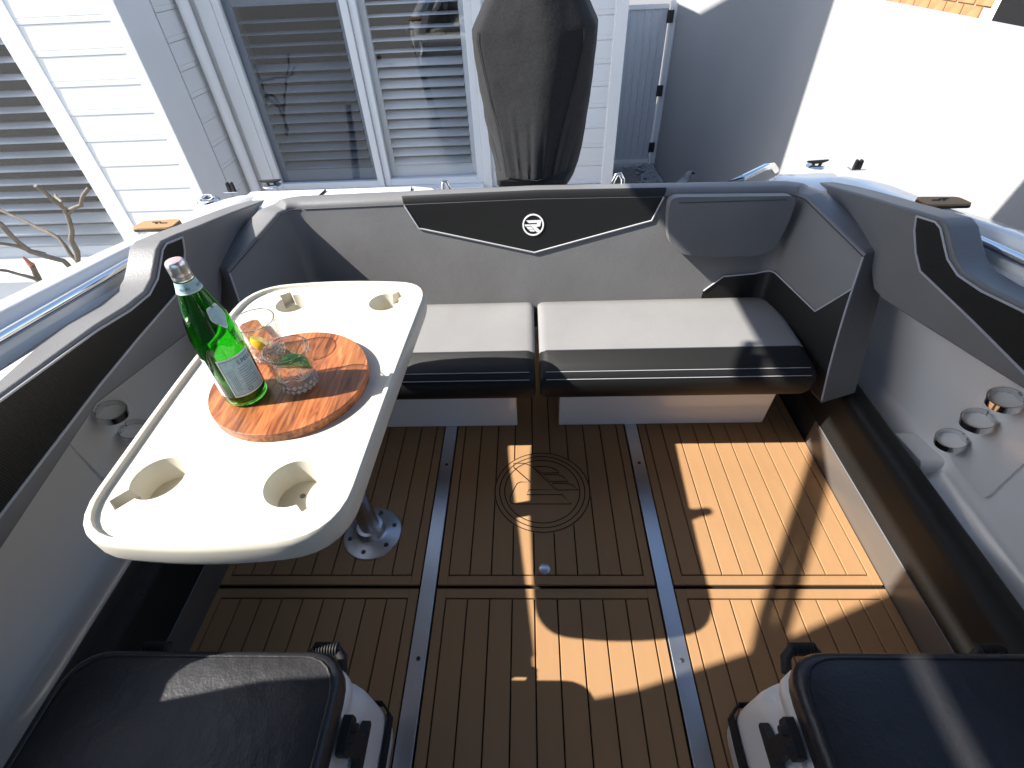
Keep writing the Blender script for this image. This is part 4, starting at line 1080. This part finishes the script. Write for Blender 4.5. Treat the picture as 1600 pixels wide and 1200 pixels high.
# ================================================================== COOLER BOXES
def cooler(x0, x1, y0, y1, s, label):
    """s: side facing the middle of the boat (+1 right, -1 left)"""
    t = thing('cooler_box', label, 'cooler', ((x0+x1)/2, (y0+y1)/2, .001), 'cooler boxes with seat cushions')
    def rp(d, r=.05): return round_poly([(x0+d, y0+d), (x1-d, y0+d), (x1-d, y1-d), (x0+d, y1-d)], r, 6)
    secs = [[(a, b, z) for a, b in rp(d)] for d, z in ((.012, .0015), (.004, .012), (.002, .12), (.004, .24), (.008, .29), (.018, .305), (.018, .345))]
    body = loft('body', secs, 'cooler_white', t, closed=True, auto=40)
    secs = [[(a, b, z) for a, b in rp(d)] for d, z in ((.014, .348), (.010, .355), (.010, .385), (.014, .396), (.03, .400))]
    lid = loft('lid', secs, 'cooler_white', t, closed=True, auto=40)
    secs = [[(a, b, z) for a, b in rp(d, .07)] for d, z in ((.012, .4005), (.006, .406), (.004, .440), (.008, .449), (.014, .4535), (.020, .4545), (.030, .4575), (.06, .461), (.12, .463), (.18, .4635))]
    cu = loft('seat_top', secs, 'vinyl_black', t, closed=True, auto=60)
    q = rp(.017, .07); tube('piping', [(a, b, .4548) for a, b in q]+[(q[0][0], q[0][1], .4548)], .0022, 'vinyl_black', cu, n=6)
    xs = x1 if s > 0 else x0
    # rubber latches on the inner side
    for yy in (y1-.12, y0+.10):
        lt = link('latch', prism_mesh(round_poly([(-.045, .27), (.045, .27), (.048, .285), (.018, .30), (.015, .36), (.030, .372), (.030, .40), (-.030, .40), (-.030, .372), (-.015, .36), (-.018, .30), (-.048, .285)], .006, 3), 0, .016, lambda a, b, h: (xs+s*(-.004+h), yy+a, b)), 'rubber', t, bevel=.004, seg=2)
        for k in (-.012, .012): tube('latch_knob', [(xs+s*.010, yy+k, .386), (xs+s*.022, yy+k, .386)], [.009, .007], 'rubber', lt, n=10)
    # side rope handle with ribbed grip on the aft end
    xm = (x0+x1)/2
    for k in (-1, 1):
        hx = xm+k*.175
        g_ = tube('rope_handle', [(hx-.035, y1-.004, .33), (hx-.033, y1+.02, .345), (hx-.02, y1+.032, .355), (hx+.02, y1+.032, .355), (hx+.033, y1+.02, .345), (hx+.035, y1-.004, .33)], .010, 'rubber', t, n=10)
        for j in range(9):
            tube('grip_rib', [(hx-.022+j*.0055-.0012, y1+.0315, .355), (hx-.022+j*.0055+.0012, y1+.0315, .355)], .0125, 'rubber', g_, n=10)
    # tie-down strap round the foot of the body
    zt = .10; xi = xs+s*.003
    sp = [(xi-s*.06, y1+.004, zt), (xi-s*.02, y1+.003, zt), (xi+s*.002, y1-.02, zt), (xi+s*.004, y1-.08, zt), (xi+s*.004, y0+.06, zt)]
    v = []
    for a, b, c in sp: v += [(a, b, c-.02), (a, b, c+.02), (a-s*.004, b-.002, c+.02), (a-s*.004, b-.002, c-.02)]
    f = [(4*i+j, 4*i+(j+1) % 4, 4*i+4+(j+1) % 4, 4*i+4+j) for i in range(len(sp)-1) for j in range(4)]
    link('tie_strap', mesh(v, f), 'strap', t)
cooler(-.855, -.335, -.16, .330, 1, 'white cooler box with black cushion top below the table, front left')
cooler(.432, .95, -.16, .334, -1, 'white cooler box with black cushion top, front right')

# ================================================================== OUTBOARD MOTOR
mo = thing('outboard_motor', 'outboard motor under a dark grey fabric cover behind the backrest', 'motor', (.02, 2.3, GZ))
MC = np.array([.028, 2.30]); MR = rad(-9)
# plan outlines by height: half width at front / widest / back, front and back reach
lev = [ # z, front y, front half width, mid y, mid half width, back y, back half width
 (.50, -.05, .085, .06, .115, .30, .09), (.545, -.12, .115, .02, .150, .33, .10), (.575, -.145, .130, .02, .162, .34, .12), (.605, -.165, .122, .02, .172, .35, .13), (.618, -.172, .100, .0, .176, .36, .14), (.626, -.178, .094, .0, .177, .36, .14),
 (.70, -.166, .108, .0, .190, .37, .15), (.80, -.150, .130, -.01, .200, .38, .16), (.90, -.136, .156, -.02, .210, .39, .17), (1.00, -.124, .180, -.03, .216, .40, .18), (1.10, -.112, .200, -.03, .221, .40, .18), (1.13, -.109, .196, -.03, .219, .40, .18), (1.18, -.102, .168, -.03, .190, .40, .17), (1.25, -.090, .130, -.02, .150, .38, .14), (1.34, -.055, .10, .0, .12, .34, .11), (1.42, .01, .07, .05, .09, .26, .08)]
def mring(z, fy, fh, my, mh, by, bh, sy=0):
    base = [(-fh, fy+.02), (fh*.42, fy-.012), (fh, fy+.05), (mh, my+.03), (mh*.98, by*.6), (bh, by), (-bh, by), (-mh*.98, by*.6), (-mh, my)]
    pts = round_poly(base, [.02, .05, .02, .06, .1, .08, .08, .1, .06], 5); out = []
    Q = [np.array(p) for p in pts]; L = [0]
    for p, q in zip(Q, Q[1:]+Q[:1]): L.append(L[-1]+np.linalg.norm(q-p))
    Q.append(Q[0]); NR = 200
    for k in range(NR):
        d = L[-1]*k/NR; j = max(i for i in range(len(L)-1) if L[i] <= d); t = (d-L[j])/max(1e-9, L[j+1]-L[j]); a, b = Q[j]*(1-t)+Q[j+1]*t
        # gathered pleats above the hem of the front panel, slack wrinkles elsewhere
        front = smoothstep(.02, -.10, b) if False else max(0, min(1, (.02-b)/.10))
        u = a/max(fh, .01)
        w1 = max(0, 1-abs(z-.655)/.24) if z > .622 else .15
        pleat = .75*(math.sin(u*17+math.sin(z*9)*.8)+.6*math.sin(u*29+1.3+z*6))*.0042*w1*front
        wr = (math.sin(z*46+u*5)*.5+math.sin(z*31-u*7+1.0)*.5)*.0026*max(0, 1-abs(z-.80)/.35)*max(0, -u) + math.sin(z*60+b*30)*.0014*(1-front)
        b = b+pleat+wr; a = a*(1-wr*2)
        c, s_ = math.cos(MR), math.sin(MR); out.append((MC[0]+a*c-b*s_, MC[1]+a*s_+b*c, z))
    return out
zz = np.array([l[0] for l in lev]); arr = np.array(lev); arr[:, 4] *= 1.09; arr[:4, 2] *= 1.18; fine = sorted(set(list(np.linspace(.50, 1.42, 64))+[.605, .618, .626]))
secs = [mring(z, *[np.interp(z, zz, arr[:, j]) for j in range(1, 7)]) for z in fine]
cv_ = loft('cover', secs, 'motor_cover', mo, closed=True, auto=50)
# bound seam across the front and up the edges
def mpt(z, side, out=.002):
    fy, fh, my, mh = [np.interp(z, zz, arr[:, j]) for j in (1, 2, 3, 4)]
    a = side*fh; b = fy+.02-(.032*(a+fh)/(1.42*fh) if a < fh*.42 else .032-.062*(a-fh*.42)/(.58*fh))-out; c, s_ = math.cos(MR), math.sin(MR); return (MC[0]+a*c-b*s_, MC[1]+a*s_+b*c, z)
tube('seam', [mpt(z, -1) for z in np.linspace(1.13, .624, 14)]+[mpt(.624, k) for k in (-.6, -.2, .2, .42, .7)]+[mpt(z, 1) for z in np.linspace(.624, 1.13, 14)], .0016, 'motor_cover', cv_, n=6)
secs = [[(MC[0]+x*w_, MC[1]+.10+y, z) for x, y in round_poly([(-1, -.12), (1, -.12), (.8, .22), (-.8, .22)], .05, 4)] for z, w_ in ((.53, .09), (.3, .08), (.0, .07), (-.3, .05), (-.75, .04))]
link('leg', mesh([p for s in secs for p in s], [(i*20+k, i*20+(k+1) % 20, (i+1)*20+(k+1) % 20, (i+1)*20+k) for i in range(4) for k in range(20)]+[tuple(range(80, 100))]), 'motor_grey', mo, auto=50)
box('clamp_bracket', -.10, .14, 1.915, 2.26, .32, .52, 'motor_grey', mo, bevel=.01)
box('skeg', .01, .045, 2.3, 2.6, GZ+.0015, -.74, 'motor_grey', mo, bevel=.004)
